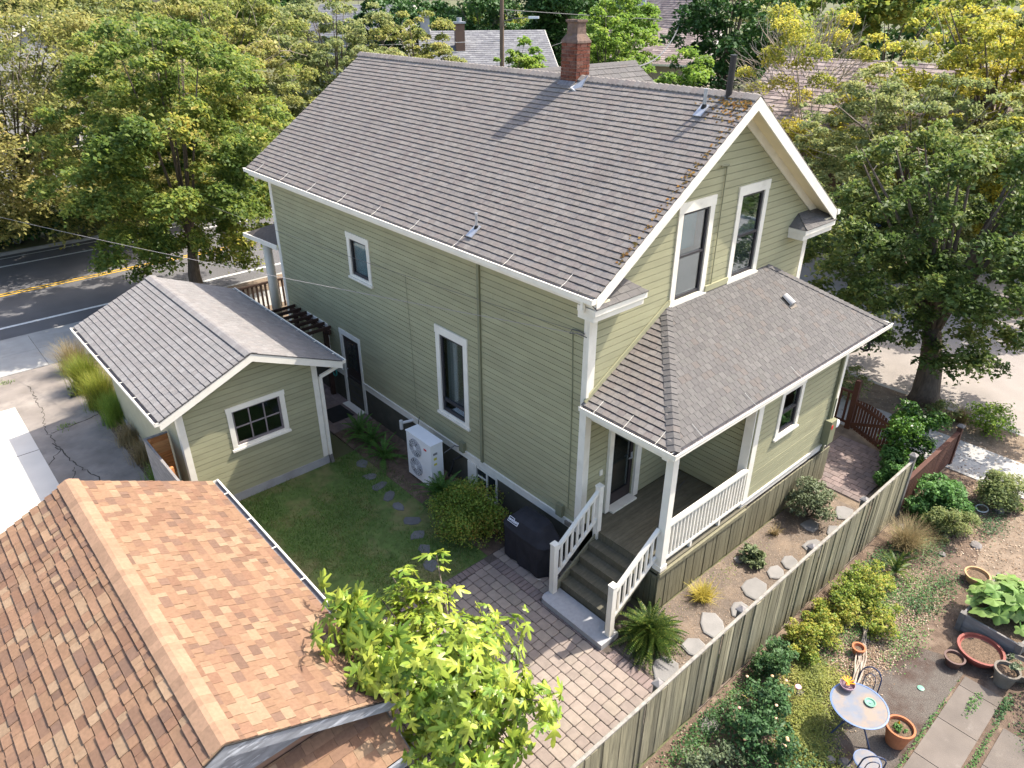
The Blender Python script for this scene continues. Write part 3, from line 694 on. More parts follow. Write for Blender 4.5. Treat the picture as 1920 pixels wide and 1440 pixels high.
# lawn
lb = structure(MB().box(-5.75, -1.3, 1.5, 7.12, -.1, .015), 'lawn_ground', M['lawnbase'])
rng = np.random.default_rng(5)
n = 44000
P = np.stack([rng.uniform(-5.7, -1.0, n), rng.uniform(1.52, 7.1, n)], 1)
dn = np.array([math.sin(a*2.1+b*.7)+math.sin(b*1.9-a*1.3+1)+.8*math.sin(a*4.2+1.3*b) for a, b in P])
keep = (dn+rng.normal(0, .5, n) > -.6) & ((P[:, 0] < -1.45) | (rng.random(n) < .35)); P = P[keep]; n = len(P)
an = rng.uniform(0, 2*np.pi, n); h = rng.uniform(.02, .06, n)*(1+.7*(rng.random(n) < .12)); w = .0065
V = np.empty((n, 3, 3)); V[:, 0] = np.stack([P[:, 0]-np.cos(an)*w, P[:, 1]-np.sin(an)*w, np.full(n, .01)], 1); V[:, 1] = np.stack([P[:, 0]+np.cos(an)*w, P[:, 1]+np.sin(an)*w, np.full(n, .01)], 1)
V[:, 2] = np.stack([P[:, 0]+rng.normal(0, .025, n), P[:, 1]+rng.normal(0, .025, n), .015+h], 1)
tag(link('lawn_grass', np_mesh('lawn_grass', V.reshape(-1, 3), np.arange(3*n).reshape(n, 3), M['lawn'])), kind='stuff')

# ---- patio of pavers: rows run along Y
patio = structure(MB().box(-5.75, -.02, -3.87, 1.5, -.12, .012), 'patio', M['sand'])
def stone(F_pts, z0, z1, bev=.012):
    # a paver: polygon with a small chamfer
    c = Vector((sum(p[0] for p in F_pts)/len(F_pts), sum(p[1] for p in F_pts)/len(F_pts), 0))
    vs = [(p[0], p[1], z0) for p in F_pts] + [(p[0], p[1], z1-bev*.6) for p in F_pts]
    for p in F_pts:
        d = Vector((p[0], p[1], 0))-c; k = max(0, 1-bev*1.4/max(d.length, .01)); vs.append((c.x+d.x*k, c.y+d.y*k, z1))
    n = len(F_pts); fs = []
    for i in range(n):
        j = (i+1) % n; fs += [(i, j, n+j, n+i), (n+i, n+j, 2*n+j, 2*n+i)]
    fs.append(tuple(range(2*n, 3*n))); return vs, fs
pv = []
def add_paver(x0, x1, y0, y1, m, dz=0, g=.006):
    c = .018 if m == 'paver' else .008
    x0 += g; x1 -= g; y0 += g; y1 -= g
    if x1-x0 < .04 or y1-y0 < .04: return
    pts = [(x0+c, y0), (x1-c, y0), (x1, y0+c), (x1, y1-c), (x1-c, y1), (x0+c, y1), (x0, y1-c), (x0, y0+c)]
    vs, fs = stone(pts, .0, .034+rnd.uniform(-.003, .003)+dz)
    pv.append((((x0+x1)/2+9.1)**2+((y0+y1)/2+8)**2, vs, fs, M[m]))
RX = -1.44
x = RX-.215
while x > -5.75:
    y = 1.28+rnd.uniform(0, .2)
    while y > -3.62:
        l = rnd.choice((.2, .3, .3, .22, .26)); y0 = max(y-l, -3.63)
        add_paver(x, min(x+.215, RX), y0, min(y, 1.28), 'paver'); y -= l
    x -= .215
y = 1.28                                   # dark border beside the step pad and along the edge
while y > -3.63:
    if y < -1.98 or y > -.18:
        add_paver(RX, RX+.25, y-.125, y, 'paverdark')
    else:
        add_paver(RX-.0, RX+.07, y-.125, y, 'paverdark')
    y -= .125
x = -1.44
while x > -5.7: add_paver(x-.125, x, 1.28, 1.48, 'paverdark'); add_paver(x-.125, x, -3.85, -3.63, 'paverdark'); x -= .125
x = -1.19
while x < -.1:
    y = 1.48
    while y > -.16: l = rnd.choice((.2, .3)); add_paver(x, min(x+.215, -.03), max(y-l, -.16), y, 'paver'); y -= l
    x += .215
pv.sort(key=lambda t: t[0]); rest = MB(); rest2 = MB()
vis = lambda t: (lambda q: q is not None and -10 < q[0] < 1930 and -10 < q[1] < 1450)(px(t[1][0]))
k = 0
for t in pv:
    if k < 300 and vis(t): build(MB().add(t[1], t[2]), 'paver', t[3], patio); k += 1
    else: (rest if t[3] is M['paver'] else rest2).add(t[1], t[2])
if rest.f: build(rest, 'paver_field', M['paver'], patio, kind='stuff')
if rest2.f: build(rest2, 'paver_field', M['paverdark'], patio, kind='stuff')
# ---- brick path at the gate, brick path at the side door
def brickpath(name, x0, x1, y0, y1, lw=.21, ww=.105, m='paverdark'):
    base = structure(MB().box(x0-.02, x1+.02, y0-.02, y1+.02, -.1, .014), name, M['sand'])
    x = x0; i = 0
    while x < x1-.02:
        y = y0-(lw/2 if i % 2 else 0)
        while y < y1-.02:
            a0, a1 = max(y, y0), min(y+lw, y1)
            if a1-a0 > .04:
                xx0, xx1 = x+.004, min(x+ww, x1)-.004
                vs, fs = stone([(xx0, a0+.004), (xx1, a0+.004), (xx1, a1-.004), (xx0, a1-.004)], 0, .034+rnd.uniform(-.003, .003), .008)
                build(MB().add(vs, fs), 'paver', M[m], base)
            y += lw
        x += ww; i += 1
    return base
brickpath('gate_path', 6.75, 9.35, -3.1, -1.35, .24, .2)
brickpath('door_path', -1.3, -.03, 8.25, 11.2, .24, .2)
# ---- stepping stones in the lawn, flagstones in the gravel
def blob(cx, cy, rx, ry, n, seed, ang=0, jag=.16):
    r = random.Random(seed); pts = []
    for i in range(n):
        a = 2*math.pi*i/n; k = 1+r.uniform(-jag, jag); x, y = rx*k*math.cos(a), ry*k*math.sin(a)
        pts.append((cx+x*math.cos(ang)-y*math.sin(ang), cy+x*math.sin(ang)+y*math.cos(ang)))
    return pts
sp = tag(bpy.data.objects.new('stepping_stone_path', None), kind='structure'); COL.objects.link(sp)
for i, (x, y) in enumerate(((-1.50, 6.45), (-1.64, 5.8), (-1.68, 5.3), (-1.74, 4.78), (-1.80, 4.28), (-1.86, 3.62), (-2.03, 3.1), (-2.22, 2.6), (-2.42, 2.1))):
    vs, fs = stone(blob(x, y, .15, .2, 8, i*7, i*.8, .26), 0, .034, .015); build(MB().add(vs, fs), 'stepping_stone', M['slate'], sp)
fp = tag(bpy.data.objects.new('flagstone_path', None), kind='structure'); COL.objects.link(fp)
for i, (x, y, rx, ry) in enumerate(((.72, -2.98, .33, .27), (1.48, -3.12, .24, .2), (2.2, -2.98, .34, .27), (-.82, -3.02, .34, .26), (.0, -3.12, .26, .25), (-.45, -3.36, .2, .17), (2.98, -3.05, .22, .18), (3.5, -3.1, .26, .2), (4.37, -3.2, .3, .25), (5.2, -3.3, .35, .25), (2.75, -2.28, .13, .1), (6.05, -3.05, .3, .22), (5.0, -2.75, .22, .2))):
    vs, fs = stone(blob(x, y, rx, ry, 7, 40+i, .4, .2), 0, .055, .02); build(MB().add(vs, fs), 'flagstone', M['flag'], fp)
# ---- concrete slabs in the neighbour's garden
gw = tag(bpy.data.objects.new('garden_walk', None), kind='structure'); COL.objects.link(gw)
x = -4.0
while x < 3.0:
    slab(x, min(x+.98, 3.15), -7.42, -6.78, -.1, .035, 'gwalk', gw); x += .98
x = -3.3
while x < 2.6:
    slab(x, min(x+1.2, 2.5), -9.2, -7.62, -.1, .03, 'gwalk', gw); x += 1.2

# ================================================================== THE GREEN HOUSE
W, LH = 7.64, 12.97
SL = .679
def zr(x): return 6.48 + SL*((x+.42) if x <= W/2 else (W+.42-x))
H = thing('green_house', 'two storey olive green house with grey gable roof, brick chimney and back porch', 'house', (W/2, LH/2, 0))
wl_ = build(MB().box(.0, .05, 0, LH, .0, .87), 'foundation', M['found'], H)
build(MB().box(0.03, W, LH-.08, LH, 0, 6.3).box(W-.08, W-.001, 2, LH-.081, 0, 6.3), 'wall', M['siding'], H)
FLW = frame((0, LH, 0), (0, -1, 0), (0, 0, 1))          # long wall: a = LH - y, outwards -X
def ya(y): return LH-y
longwall = build(MB().fbox(FLW, 0, LH, .86, .90, -.06, -.03), 'wall', M['siding'], H)
Lw_tall = (ya(4.845), ya(3.645), 1.754, 4.161)
Lw_small = (ya(8.63), ya(7.54), 4.28, 5.55)
Lw_door = (ya(9.67), ya(8.53), .02, 2.44)
holes = [(Lw_tall[0]+.06, Lw_tall[1]-.06, Lw_tall[2]+.06, Lw_tall[3]-.08), (Lw_small[0]+.06, Lw_small[1]-.06, Lw_small[2]+.05, Lw_small[3]-.07), (Lw_door[0]+.05, Lw_door[1]-.05, -1, Lw_door[3]-.06)]
clad(longwall, FLW, rect(0, LH, 1.085, 6.32), .135, holes, M['siding'])
# water table board with a ledge, split by the door
for (a0, a1) in ((0, Lw_door[0]), (Lw_door[1], LH+.03)):
    build(MB().fbox(FLW, a0, a1, .87, 1.06, -.02, .028).fbox(FLW, a0, a1, 1.061, 1.09, -.02, .055), 'skirt_board', M['white'], H)
def cornerboard(x, y, sx, sy, z0, z1, w=.14):
    mb = MB(); t = .03
    mb.box(min(x, x+sx*t)-.0, max(x, x+sx*t), min(y+sy*t, y-sy*w), max(y+sy*t, y-sy*w), z0, z1)
    mb.box(min(x-sx*.0005, x-sx*w), max(x-sx*.0005, x-sx*w), min(y, y+sy*(t-.003)), max(y, y+sy*(t-.003)), z0, z1)
    return build(mb, 'corner_board', M['white'], H)
cornerboard(-.0, 0, -1, -1, 1.091, 6.4); cornerboard(0, LH, -1, 1, 1.091, 6.4); cornerboard(W, 0, 1, -1, 4.0, 6.4)
build(MB().fbox(FLW, 0.15, LH-.15, 6.2, 6.34, -.01, .03), 'frieze_board', M['cream'], H)
window(H, FLW, *Lw_tall, trim=.15, head=.2, sillh=.13, sash_t=.07)
curtain(H, FLW, Lw_tall[0]+.2, Lw_tall[0]+.52, Lw_tall[2]+.3, Lw_tall[3]-.2, -.16)
build(MB().fbox(FLW, Lw_tall[0]+.16, Lw_tall[1]-.16, Lw_tall[2]+.42, Lw_tall[2]+.5, -.035, .012), 'sash_rail', M['sash'], H)
build(MB().lathe([(.11, 0), (.13, .07), (.12, .1), (.02, .1)], (.3, 3.95, 2.42), 14).tube([(.3, 3.95, 2.0), (.3, 3.95, 2.42)], .03), 'lamp', M['pvc'], H)
window(H, FLW, *Lw_small, trim=.14, head=.16, sillh=.13, back=M['blind'], backh=-.09)
# side door with a glazed upper half
dj = MB()
dj.fbox(FLW, Lw_door[0], Lw_door[0]+.12, .0, 2.3, -.03, .035); dj.fbox(FLW, Lw_door[1]-.12, Lw_door[1], .0, 2.3, -.03, .035); dj.fbox(FLW, Lw_door[0]-.01, Lw_door[1]+.01, 2.301, 2.46, -.03, .04)
df = build(dj, 'door_frame', M['white'], H)
d0, d1 = Lw_door[0]+.12, Lw_door[1]-.12
dr = build(MB().fbox(FLW, d0, d1, .06, 2.3, -.06, -.012), 'door', M['door'], H)
for i in range(2):
    for j in range(2):
        x0 = d0+.17+i*.29; build(MB().fbox(FLW, x0, x0+.25, 1.28+j*.45, 1.68+j*.45, -.011, -.006), 'pane', M['carglass'], dr)
for j in range(4):
    build(MB().fbox(FLW, d0+.15, d1-.15, .2+j*.25, .24+j*.25, -.011, .002), 'panel_rail', M['sash'], dr)
build(MB().lathe([(.0, 0), (.03, .01), (.03, .04), (0, .05)], tuple(FLW @ Vector((d0+.06, 1.15, .0))), 8), 'door_knob', M['metal'], dr)
build(MB().box(-.25, -.03, 8.62, 9.58, .0, .05), 'threshold', M['white'], H)
# small window at the far end, half hidden by the garage roof
window(H, FLW, ya(11.6), ya(10.35), 1.3, 2.35, trim=.12)
# basement window
bw = build(MB().fbox(FLW, ya(3.75), ya(3.42), .05, .86, -.02, .045), 'basement_frame', M['white'], H)
build(MB().fbox(FLW, ya(3.41), ya(2.70), .12, .80, -.0, .006), 'pane', M['carglass'], bw)
build(MB().fbox(FLW, ya(3.405), ya(2.66), .06, .12, 0, .03).fbox(FLW, ya(3.405), ya(2.66), .80, .86, 0, .03).fbox(FLW, ya(3.06), ya(3.01), .121, .799, 0.001, .028).fbox(FLW, ya(2.71), ya(2.66), .121, .799, 0, .029).fbox(FLW, ya(3.40), ya(3.07), .56, .60, .001, .02), 'muntin', M['white'], bw)
# gable wall
FG = frame((0, 0, 0), (1, 0, 0), (0, 0, 1))            # a = x, outwards -Y
gw_poly = [(0, 1.06), (W, 1.06), (W, zr(W)-.16), (W/2, zr(W/2)-.16), (0, zr(0)-.16)]
gable = build(MB().fbox(FG, 0, W, 1.0, 1.05, -.06, -.035), 'wall', M['siding'], H)
GL = (2.27, 3.45, 5.44, 7.53); GR = (4.28, 5.44, 5.45, 7.54)
gholes = [(g_[0]+.06, g_[1]-.06, g_[2]+.05, g_[3]-.08) for g_ in (GL, GR)] + [(.85, 1.63, .9, 3.22)]
clad(gable, FG, gw_poly, .145, gholes, M['siding'])
window(H, FG, *GL, trim=.15, head=.2, sillh=.1, meet=True, screen=True)
window(H, FG, *GR, trim=.15, head=.2, sillh=.1, meet=True, screen=True)
build(MB().fbox(FG, GL[0]+.16, GL[1]-.16, 6.45, 7.3, -.26, -.25), 'blind', M['blind'], H)
curtain(H, FG, GR[0]+.16, GR[0]+.4, 5.6, 7.3, -.3)
build(MB().box(.1, W-.1, .1, LH-.1, 4.05, 4.2).box(.1, W-.1, .1, LH-.1, .9, 1.0).box(3.0, 3.1, .1, LH-.1, 1.01, 4.04), 'room_floor', M['room'], H)
# interior seen through the open back door
build(MB().box(1.05, 1.7, .25, .85, 1.01, 1.95), 'cabinet', M['doorwood'], H)
build(MB().box(1.02, 1.74, .22, .88, 1.951, 1.99), 'counter', M['door'], H)
# white conduit mast on the gable
build(MB().tube([(3.66, -.05, 5.5), (3.66, -.05, 8.05), (3.5, -.1, 8.07)], .012, 5).tube([(3.4, -.09, 8.08), (3.72, -.05, 8.06)], .02, 5), 'cable_mast', M['greenpipe'], H)

# ---- roofs of the house
roof = build(MB().prism([(-.40, -.44, zr(-.40)-.015), (W/2, -.44, zr(W/2)-.015), (W/2, LH+.44, zr(W/2)-.015), (-.40, LH+.44, zr(-.40)-.015)], (0, 0, -.10))
             .prism([(W/2+.001, -.44, zr(W/2)-.015), (W+.40, -.44, zr(W+.40)-.015), (W+.40, LH+.44, zr(W+.40)-.015), (W/2+.001, LH+.44, zr(W/2)-.015)], (0, 0, -.10)), 'roof', M['under'], H)
sl_len = math.hypot(W/2+.42, SL*(W/2+.42))
FRL = frame((-.42, LH+.45, 6.48-.01), (0, -1, 0), (1, 0, SL))
FRR = frame((W+.42, -.45, 6.48-.01), (0, 1, 0), (-1, 0, SL))
house_tabs = []
house_tabs += [t+(M['shingle'], roof) for t in shingle_tabs(FRL, rect(0, LH+.9, 0, sl_len-.02), .142, .165, .02, .005, seed=1, slot=.015)]
house_tabs += [t+(M['shingle'], roof) for t in shingle_tabs(FRR, rect(0, LH+.9, 0, sl_len-.02), .2, .4, .02, .008, seed=2)]
# ridge caps
y = -.45
while y < LH+.40:
    F1 = frame((W/2, y, zr(W/2)+.012), (0, 1, 0), (-1, 0, -SL)); F2 = frame((W/2, y, zr(W/2)+.012), (0, -1, 0), (1, 0, -SL))
    mb = MB(); z = zr(W/2)+.01; d = .15
    e = y+.17
    vs = [(W/2-d, y, z-SL*d+.012), (W/2-.03, y, z-.004), (W/2+.03, y, z-.004), (W/2+d, y, z-SL*d+.012), (W/2-d, e, z-SL*d+.035), (W/2-.03, e, z+.022), (W/2+.03, e, z+.022), (W/2+d, e, z-SL*d+.035)]
    vs += [(v[0], v[1], v[2]-.03) for v in vs]
    mb.add(vs, [(0, 1, 5, 4), (1, 2, 6, 5), (2, 3, 7, 6), (4, 5, 13, 12), (5, 6, 14, 13), (6, 7, 15, 14), (0, 4, 12, 8), (3, 11, 15, 7), (0, 8, 9, 1), (1, 9, 10, 2), (2, 10, 11, 3)])
    build(mb, 'ridge_cap', M['shingle'], roof); y += .145
# rake boards, soffits, friezes at the back gable and (plain) at the front
for (yy, s) in ((-.45, -1), (LH+.45, 1)):
    for (xa, xb) in ((-.40, W/2), (W+.40, W/2)):
        za, zb = zr(xa)-.02, zr(xb)-.02
        p0, p1 = Vector((xa, yy, za)), Vector((xb, yy, zb))
        off = Vector((0, 0, -.24)); t = Vector((0, -s*.04, 0))
        mb = MB().prism([p0, p1, p1+off, p0+off] if s < 0 else [p0+off, p1+off, p1, p0], t); build(mb, 'bargeboard', M['white'], H)
        # soffit and inner moulding
        q0, q1 = Vector((xa, yy-s*.05, za-.13)), Vector((xb, yy-s*.05, zb-.13))
        mb = MB().prism([q0, q1, q1+Vector((0, -s*.40, 0)), q0+Vector((0, -s*.40, 0))], (0, 0, -.02)); build(mb, 'soffit', M['cream'], H)
        f0, f1 = Vector((xa, -.055 if s < 0 else LH+.055, za-.15)), Vector((xb, -.055 if s < 0 else LH+.055, zb-.15))
        build(MB().prism([f0, f1, f1+Vector((0, 0, -.2)), f0+Vector((0, 0, -.2))], (0, -s*.03, 0)), 'frieze_board', M['white'], H)
# eave soffits + gutters
for (x0, x1, xg, ox) in ((-.40, .0, -.40, -1), (W, W+.40, W+.40, 1)):
    build(MB().box(x0, x1, -.40, LH+.40, 6.30, 6.33), 'soffit', M['cream'], H)
    build(MB().box(xg-.012, xg+.012, -.42, LH+.42, 6.26, 6.47), 'fascia', M['white'], H)
gutter(H, (-.42, LH+.45, 6.475), (-.42, -.46, 6.475), (-1, 0, 0), w=.12, d=.10, straps=9, roofslope=SL)
gutter(H, (W+.42, -.46, 6.475), (W+.42, LH+.45, 6.475), (1, 0, 0), w=.12, d=.10)
# eave returns
for (x0, x1) in ((-.42, .98), (W-.98, W+.42)):
    rt_ = build(MB().box(x0+.02, x1-.03, -.40, -.02, 6.0, 6.13).box(x0, x1, -.45, -.02, 6.131, 6.24), 'eave_return', M['white'], H)
    zt = 6.25; apexz = 6.50
    left = x0 < 1
    inner = x1 if left else x0; outer = x0 if left else x1
    A = Vector((outer, -.47, zt)); B = Vector((inner, -.47, zt)); Cc = Vector((inner, -.02, zt)); D = Vector((inner+(-.32 if left else .32), -.02, apexz)); E = Vector((outer, -.02, apexz+.0))
    up_ = Vector((0, 0, .0))
    mb = MB().add([A, B, D, E, Cc], [(0, 1, 2, 3), (1, 4, 2), (0, 3, 2, 4, 1)]); build(mb, 'return_cap', M['hipsh'], rt_)
    tb = []
    Fr = frame(A if left else B, (1, 0, 0), (0, .45, apexz-zt)); wdt = abs(inner-outer); hh = math.hypot(.45, apexz-zt)
    pol = [(0, 0), (wdt, 0), (wdt-.32, hh), (0, hh)] if left else [(0, 0), (wdt, 0), (wdt, hh), (.32, hh)]
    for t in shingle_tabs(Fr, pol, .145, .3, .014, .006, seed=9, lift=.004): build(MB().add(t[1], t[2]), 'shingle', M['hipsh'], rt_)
downspout(H, [(-.48, -.2, 6.38), (-.48, -.2, 6.2), (-.1, -.055, 6.05), (-.075, -.045, 4.25)], .07)
# elbow box under the eave at the near corner
# cross gable on the far slope
cg = build(MB().prism([(W/2, 4.05, 8.05), (8.06, 4.05, 8.0), (8.06, 6.05, 9.33), (W/2, 6.05, 9.33)], (0, 0, -.08)).prism([(W/2, 6.05, 9.33), (8.06, 6.05, 9.33), (8.06, 8.05, 8.0), (W/2, 8.05, 8.05)], (0, 0, -.08)).prism([(7.7, 4.3, 8.1), (7.7, 6.05, 9.2), (7.7, 7.8, 8.1), (7.7, 7.8, 6.3), (7.7, 4.3, 6.3)], (-.08, 0, 0)), 'cross_gable', M['hipsh'], H)
Fcg = frame((W/2, 4.05, 8.02), (1, 0, 0), (0, 2.0, 1.31))
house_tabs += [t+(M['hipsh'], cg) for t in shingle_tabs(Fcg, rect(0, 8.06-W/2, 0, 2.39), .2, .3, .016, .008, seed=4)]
build(MB().prism([(W/2, 5.95, 9.29), (8.07, 5.95, 9.29), (8.07, 6.05, 9.37), (W/2, 6.05, 9.37)], (0, 0, -.04)).prism([(W/2, 6.05, 9.37), (8.07, 6.05, 9.37), (8.07, 6.15, 9.29), (W/2, 6.15, 9.29)], (0, 0, -.04)), 'ridge_cap', M['hipsh'], cg)

# ---- hipped porch roof
EX0, EX1, EY, EZ, TZ = -.13, 8.14, -2.17, 4.1, 5.50
pr_ = build(MB().add([(EX0, 0.03, EZ-.02), (EX0, EY, EZ-.02), (EX1, EY, EZ-.02), (EX1, .03, EZ-.02), (2.23, .03, TZ-.02), (6.0, .03, TZ-.02)],
                     [(0, 1, 4), (1, 2, 5, 4), (2, 3, 5), (0, 4, 5, 3), (0, 3, 2, 1)]), 'porch_roof', M['under'], H)
sl_f = (TZ-EZ)/(-EY)
Ff = frame((EX0, EY, EZ-.008), (1, 0, 0), (0, -EY, TZ-EZ)); lf = math.hypot(EY, TZ-EZ)
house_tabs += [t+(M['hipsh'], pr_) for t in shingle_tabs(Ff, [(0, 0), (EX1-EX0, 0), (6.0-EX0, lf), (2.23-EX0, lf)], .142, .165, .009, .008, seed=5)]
lL = math.hypot(2.23-EX0, TZ-EZ)
Fl = frame((EX0, .0, EZ-.008), (0, -1, 0), (2.23-EX0, 0, TZ-EZ))
house_tabs += [t+(M['shingle'], pr_) for t in shingle_tabs(Fl, [(0, 0), (-EY, 0), (0, lL)], .142, .165, .022, .006, seed=6, slot=.018)]
lR = math.hypot(EX1-6.0, TZ-EZ)
Fr = frame((EX1, EY, EZ-.008), (0, 1, 0), (6.0-EX1, 0, TZ-EZ))
house_tabs += [t+(M['shingle'], pr_) for t in shingle_tabs(Fr, [(0, 0), (-EY, 0), (-EY, lR)], .142, .165, .02, .005, seed=7)]
place_tabs(house_tabs, 300, H)
# hip caps
def hipcaps(parent, p, q, nL, nR, m, step=.14, w=.13, name='hip_cap'):
    p = Vector(p); q = Vector(q); t = (q-p); L = t.length; t.normalize(); nL = Vector(nL).normalized(); nR = Vector(nR).normalized()
    a = (t.cross(nL)); a = a if a.dot(nR) < 0 else -a; b = (t.cross(nR)); b = b if b.dot(nL) < 0 else -b
    n = (nL+nR).normalized(); i = 0; s = 0
    while s < L-.02:
        e = min(s+step*1.2, L)
        c0 = p+t*s+n*.028; c1 = p+t*e+n*.012
        vs = [c0+a*w, c0, c0+b*w, c1+a*w, c1, c1+b*w]; vs = vs+[v-n*.022 for v in vs]
        build(MB().add(vs, [(0, 1, 4, 3), (1, 2, 5, 4), (0, 6, 7, 1), (1, 7, 8, 2), (0, 3, 9, 6), (2, 8, 11, 5), (3, 4, 10, 9), (4, 5, 11, 10)]), name, m, parent); s += step
nfl = Vector((-(TZ-EZ), 0, 2.23-EX0)); nff = Vector((0, -(TZ-EZ), -EY)); nfr = Vector((TZ-EZ, 0, EX1-6.0))
hipcaps(pr_, (EX0, EY, EZ), (2.23, 0, TZ), nfl, nff, M['hipsh']); hipcaps(pr_, (EX1, EY, EZ), (6.0, 0, TZ), nfr, nff, M['hipsh'])
# flashing where the porch roof meets the gable wall
build(MB().beam((EX0+.02, -.05, EZ+.06), (2.23, -.05, TZ+.06), .03, .12, (0, 0, 1)).beam((2.23, -.045, TZ+.05), (2.27, -.045, TZ+.05), .03, .12), 'flashing_board', M['siding'], H)
build(MB().box(3.45, 4.28, -.075, -.03, TZ-.02, TZ+.11), 'flashing_board', M['siding'], H)
gutter(H, (EX0, .0, EZ-.005), (EX0, EY, EZ-.005), (-1, 0, 0), straps=3, w=.10, roofslope=.59)
gutter(H, (EX0-.1, EY, EZ-.005), (EX1+.1, EY, EZ-.005), (0, -1, 0), straps=5, w=.10, roofslope=.64)
gutter(H, (EX1, EY, EZ-.005), (EX1, .0, EZ-.005), (1, 0, 0), w=.10)
build(MB().box(EX0+.03, EX1-.03, EY+.03, -.06, EZ-.2, EZ-.16), 'soffit', M['cream'], H)
build(MB().box(EX0, EX1, EY, EY+.028, EZ-.21, EZ-.02).box(EX0, EX0+.028, EY+.0281, -.05, EZ-.21, EZ-.02).box(EX1-.028, EX1, EY+.0281, -.05, EZ-.21, EZ-.02), 'fascia', M['white'], H)
build(MB().box(.06, 3.2, -1.92, -1.80, EZ-.42, EZ-.205), 'porch_beam', M['white'], H)
build(MB().box(.10, .22, -1.79, -.06, EZ-.42, EZ-.205), 'porch_beam', M['white'], H)
# ---- enclosed room beside the porch
EYW = -1.9
FE = frame((3.1, EYW, 0), (1, 0, 0), (0, 0, 1)); EW = 3.85
ewall = build(MB().fbox(FE, 0, EW, 1.16, 1.2, -.06, -.035), 'wall', M['siding'], H)
Ewin = (4.0-3.1, 4.96-3.1, 2.42, 3.68)
clad(ewall, FE, rect(0, EW, 1.2, EZ-.2), .135, [(Ewin[0]+.05, Ewin[1]-.05, Ewin[2]+.05, Ewin[3]-.06)], M['siding'])
window(H, FE, *Ewin, trim=.12, head=.14, sillh=.1, meet=True)
FP = frame((3.3, -.04, 0), (0, -1, 0), (0, 0, 1))
pwall = build(MB().fbox(FP, 0, 1.84, 1.07, 1.1, -.06, -.035), 'wall', M['siding'], H)
clad(pwall, FP, rect(0, 1.84, 1.08, EZ-.2), .135, [], M['siding'])
build(MB().box(6.87, 6.95, EYW+.035, -.04, .0, EZ-.2), 'wall', M['siding'], H)
build(MB().box(3.12, 3.31, EYW-.03, EYW+.0, 1.2, EZ-.2).box(3.06, 3.10, EYW+.0005, EYW+.2, 1.07, EZ-.2), 'corner_board', M['white'], H)
build(MB().box(6.83, 6.98, EYW-.03, EYW-.001, 1.21, EZ-.2).box(6.951, 6.98, EYW-.0005, EYW+.14, 1.21, EZ-.2), 'corner_board', M['white'], H)
build(MB().box(3.08, 6.985, EYW-.03, EYW+.02, 1.02, 1.17).box(3.06, 6.99, EYW-.055, EYW+.0, 1.171, 1.205), 'skirt_board', M['white'], H)
downspout(H, [(6.66, -2.2, 4.0), (6.66, -2.2, 3.88), (6.66, -1.96, 3.7), (6.66, -1.96, .1)], .075, M['greenpipe'])
build(MB().box(6.5, 6.78, -2.11, -1.93, 1.3, 1.95), 'electric_panel', M['greenpipe'], H)
build(MB().box(6.52, 6.6, -2.116, -2.1105, 1.75, 1.85), 'panel_sticker', M['red'], H)
build(MB().lathe([(.11, 0), (.11, .1), (.09, .13), (.0, .14)], (0, 0, 0), 14), 'electric_meter', M['ventwhite'], H).matrix_basis = Matrix.Translation((6.9, -1.97, 1.75)) @ Matrix.Rotation(R(90), 4, 'X')
build(MB().tube([(6.72, -1.98, 1.95), (6.72, -1.98, 2.5)], .03, 6).tube([(6.75, -1.98, 3.9), (6.75, -1.98, 4.0)], .02, 5), 'conduit', M['greenpipe'], H)
# cable loop (drip loop) under the right corner of the porch roof
build(MB().tube([(7.9+.0*math.cos(a), -1.75+.26*math.sin(a)*.6+.2*math.cos(a), 3.62+.26*math.sin(a)) for a in [2*math.pi*i/16 for i in range(16)]], .03, 6), 'cable_loop', M['rubber'], H)
# ---- vertical skirting boards below room and porch
x = .14; i = 0
while x < 6.9:
    w = .135; pit = rnd.uniform(-.006, .006); topz = 1.01 if x > 3.05 else .93
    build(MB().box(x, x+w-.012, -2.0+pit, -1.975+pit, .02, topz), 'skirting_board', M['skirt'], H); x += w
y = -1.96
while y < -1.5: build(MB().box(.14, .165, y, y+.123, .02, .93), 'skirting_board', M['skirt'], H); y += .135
build(MB().box(.17, 6.9, -1.97, -1.945, .0, 1.0), 'skirting_backing', M['under'], H)
# ---- porch floor
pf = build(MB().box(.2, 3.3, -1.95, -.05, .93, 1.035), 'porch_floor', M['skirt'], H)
x = .18
y = -1.97
while y < -.08:
    build(MB().box(.17, 3.27, y, y+.088, 1.036, 1.066), 'floor_board', M['deck'], pf); y += .092
build(MB().box(.14, 3.2, -2.03, -1.975, .94, 1.034), 'rim_board', M['skirt'], H)
# ---- back door and its trim
bd = build(MB().box(.71, .84, -.085, .02, 1.07, 3.22).box(1.64, 1.80, -.085, .02, 1.07, 3.22).box(.69, 1.82, -.09, .02, 3.221, 3.4).box(.84, 1.64, -.2, .02, 1.067, 1.11), 'back_door_frame', M['white'], H)
FD = frame((.86, .02, 1.12), (1, 0, 0), (0, 0, 1))
bdo = build(MB().fbox(FD, 0, .10, 0, 2.08, -.045, 0).fbox(FD, .68, .78, 0, 2.08, -.045, 0).fbox(FD, .101, .679, 0, .28, -.044, -.001).fbox(FD, .101, .679, 1.95, 2.08, -.044, -.001), 'back_door', M['door'], bd)
build(MB().fbox(FD, .10, .68, .28, 1.95, -.026, -.018), 'pane', M['glass'], bd)
build(MB().fbox(FD, .70, .76, .95, 1.12, .001, .012).fbox(FD, .60, .73, 1.0, 1.03, .03, .045), 'door_handle', M['metal'], bd)
for (a, z) in ((.5, 2.15), (2.1, 2.32)): build(MB().box(a, a+.08, -.045, -.018, z, z+.13), 'outlet_cover', M['white'], H)
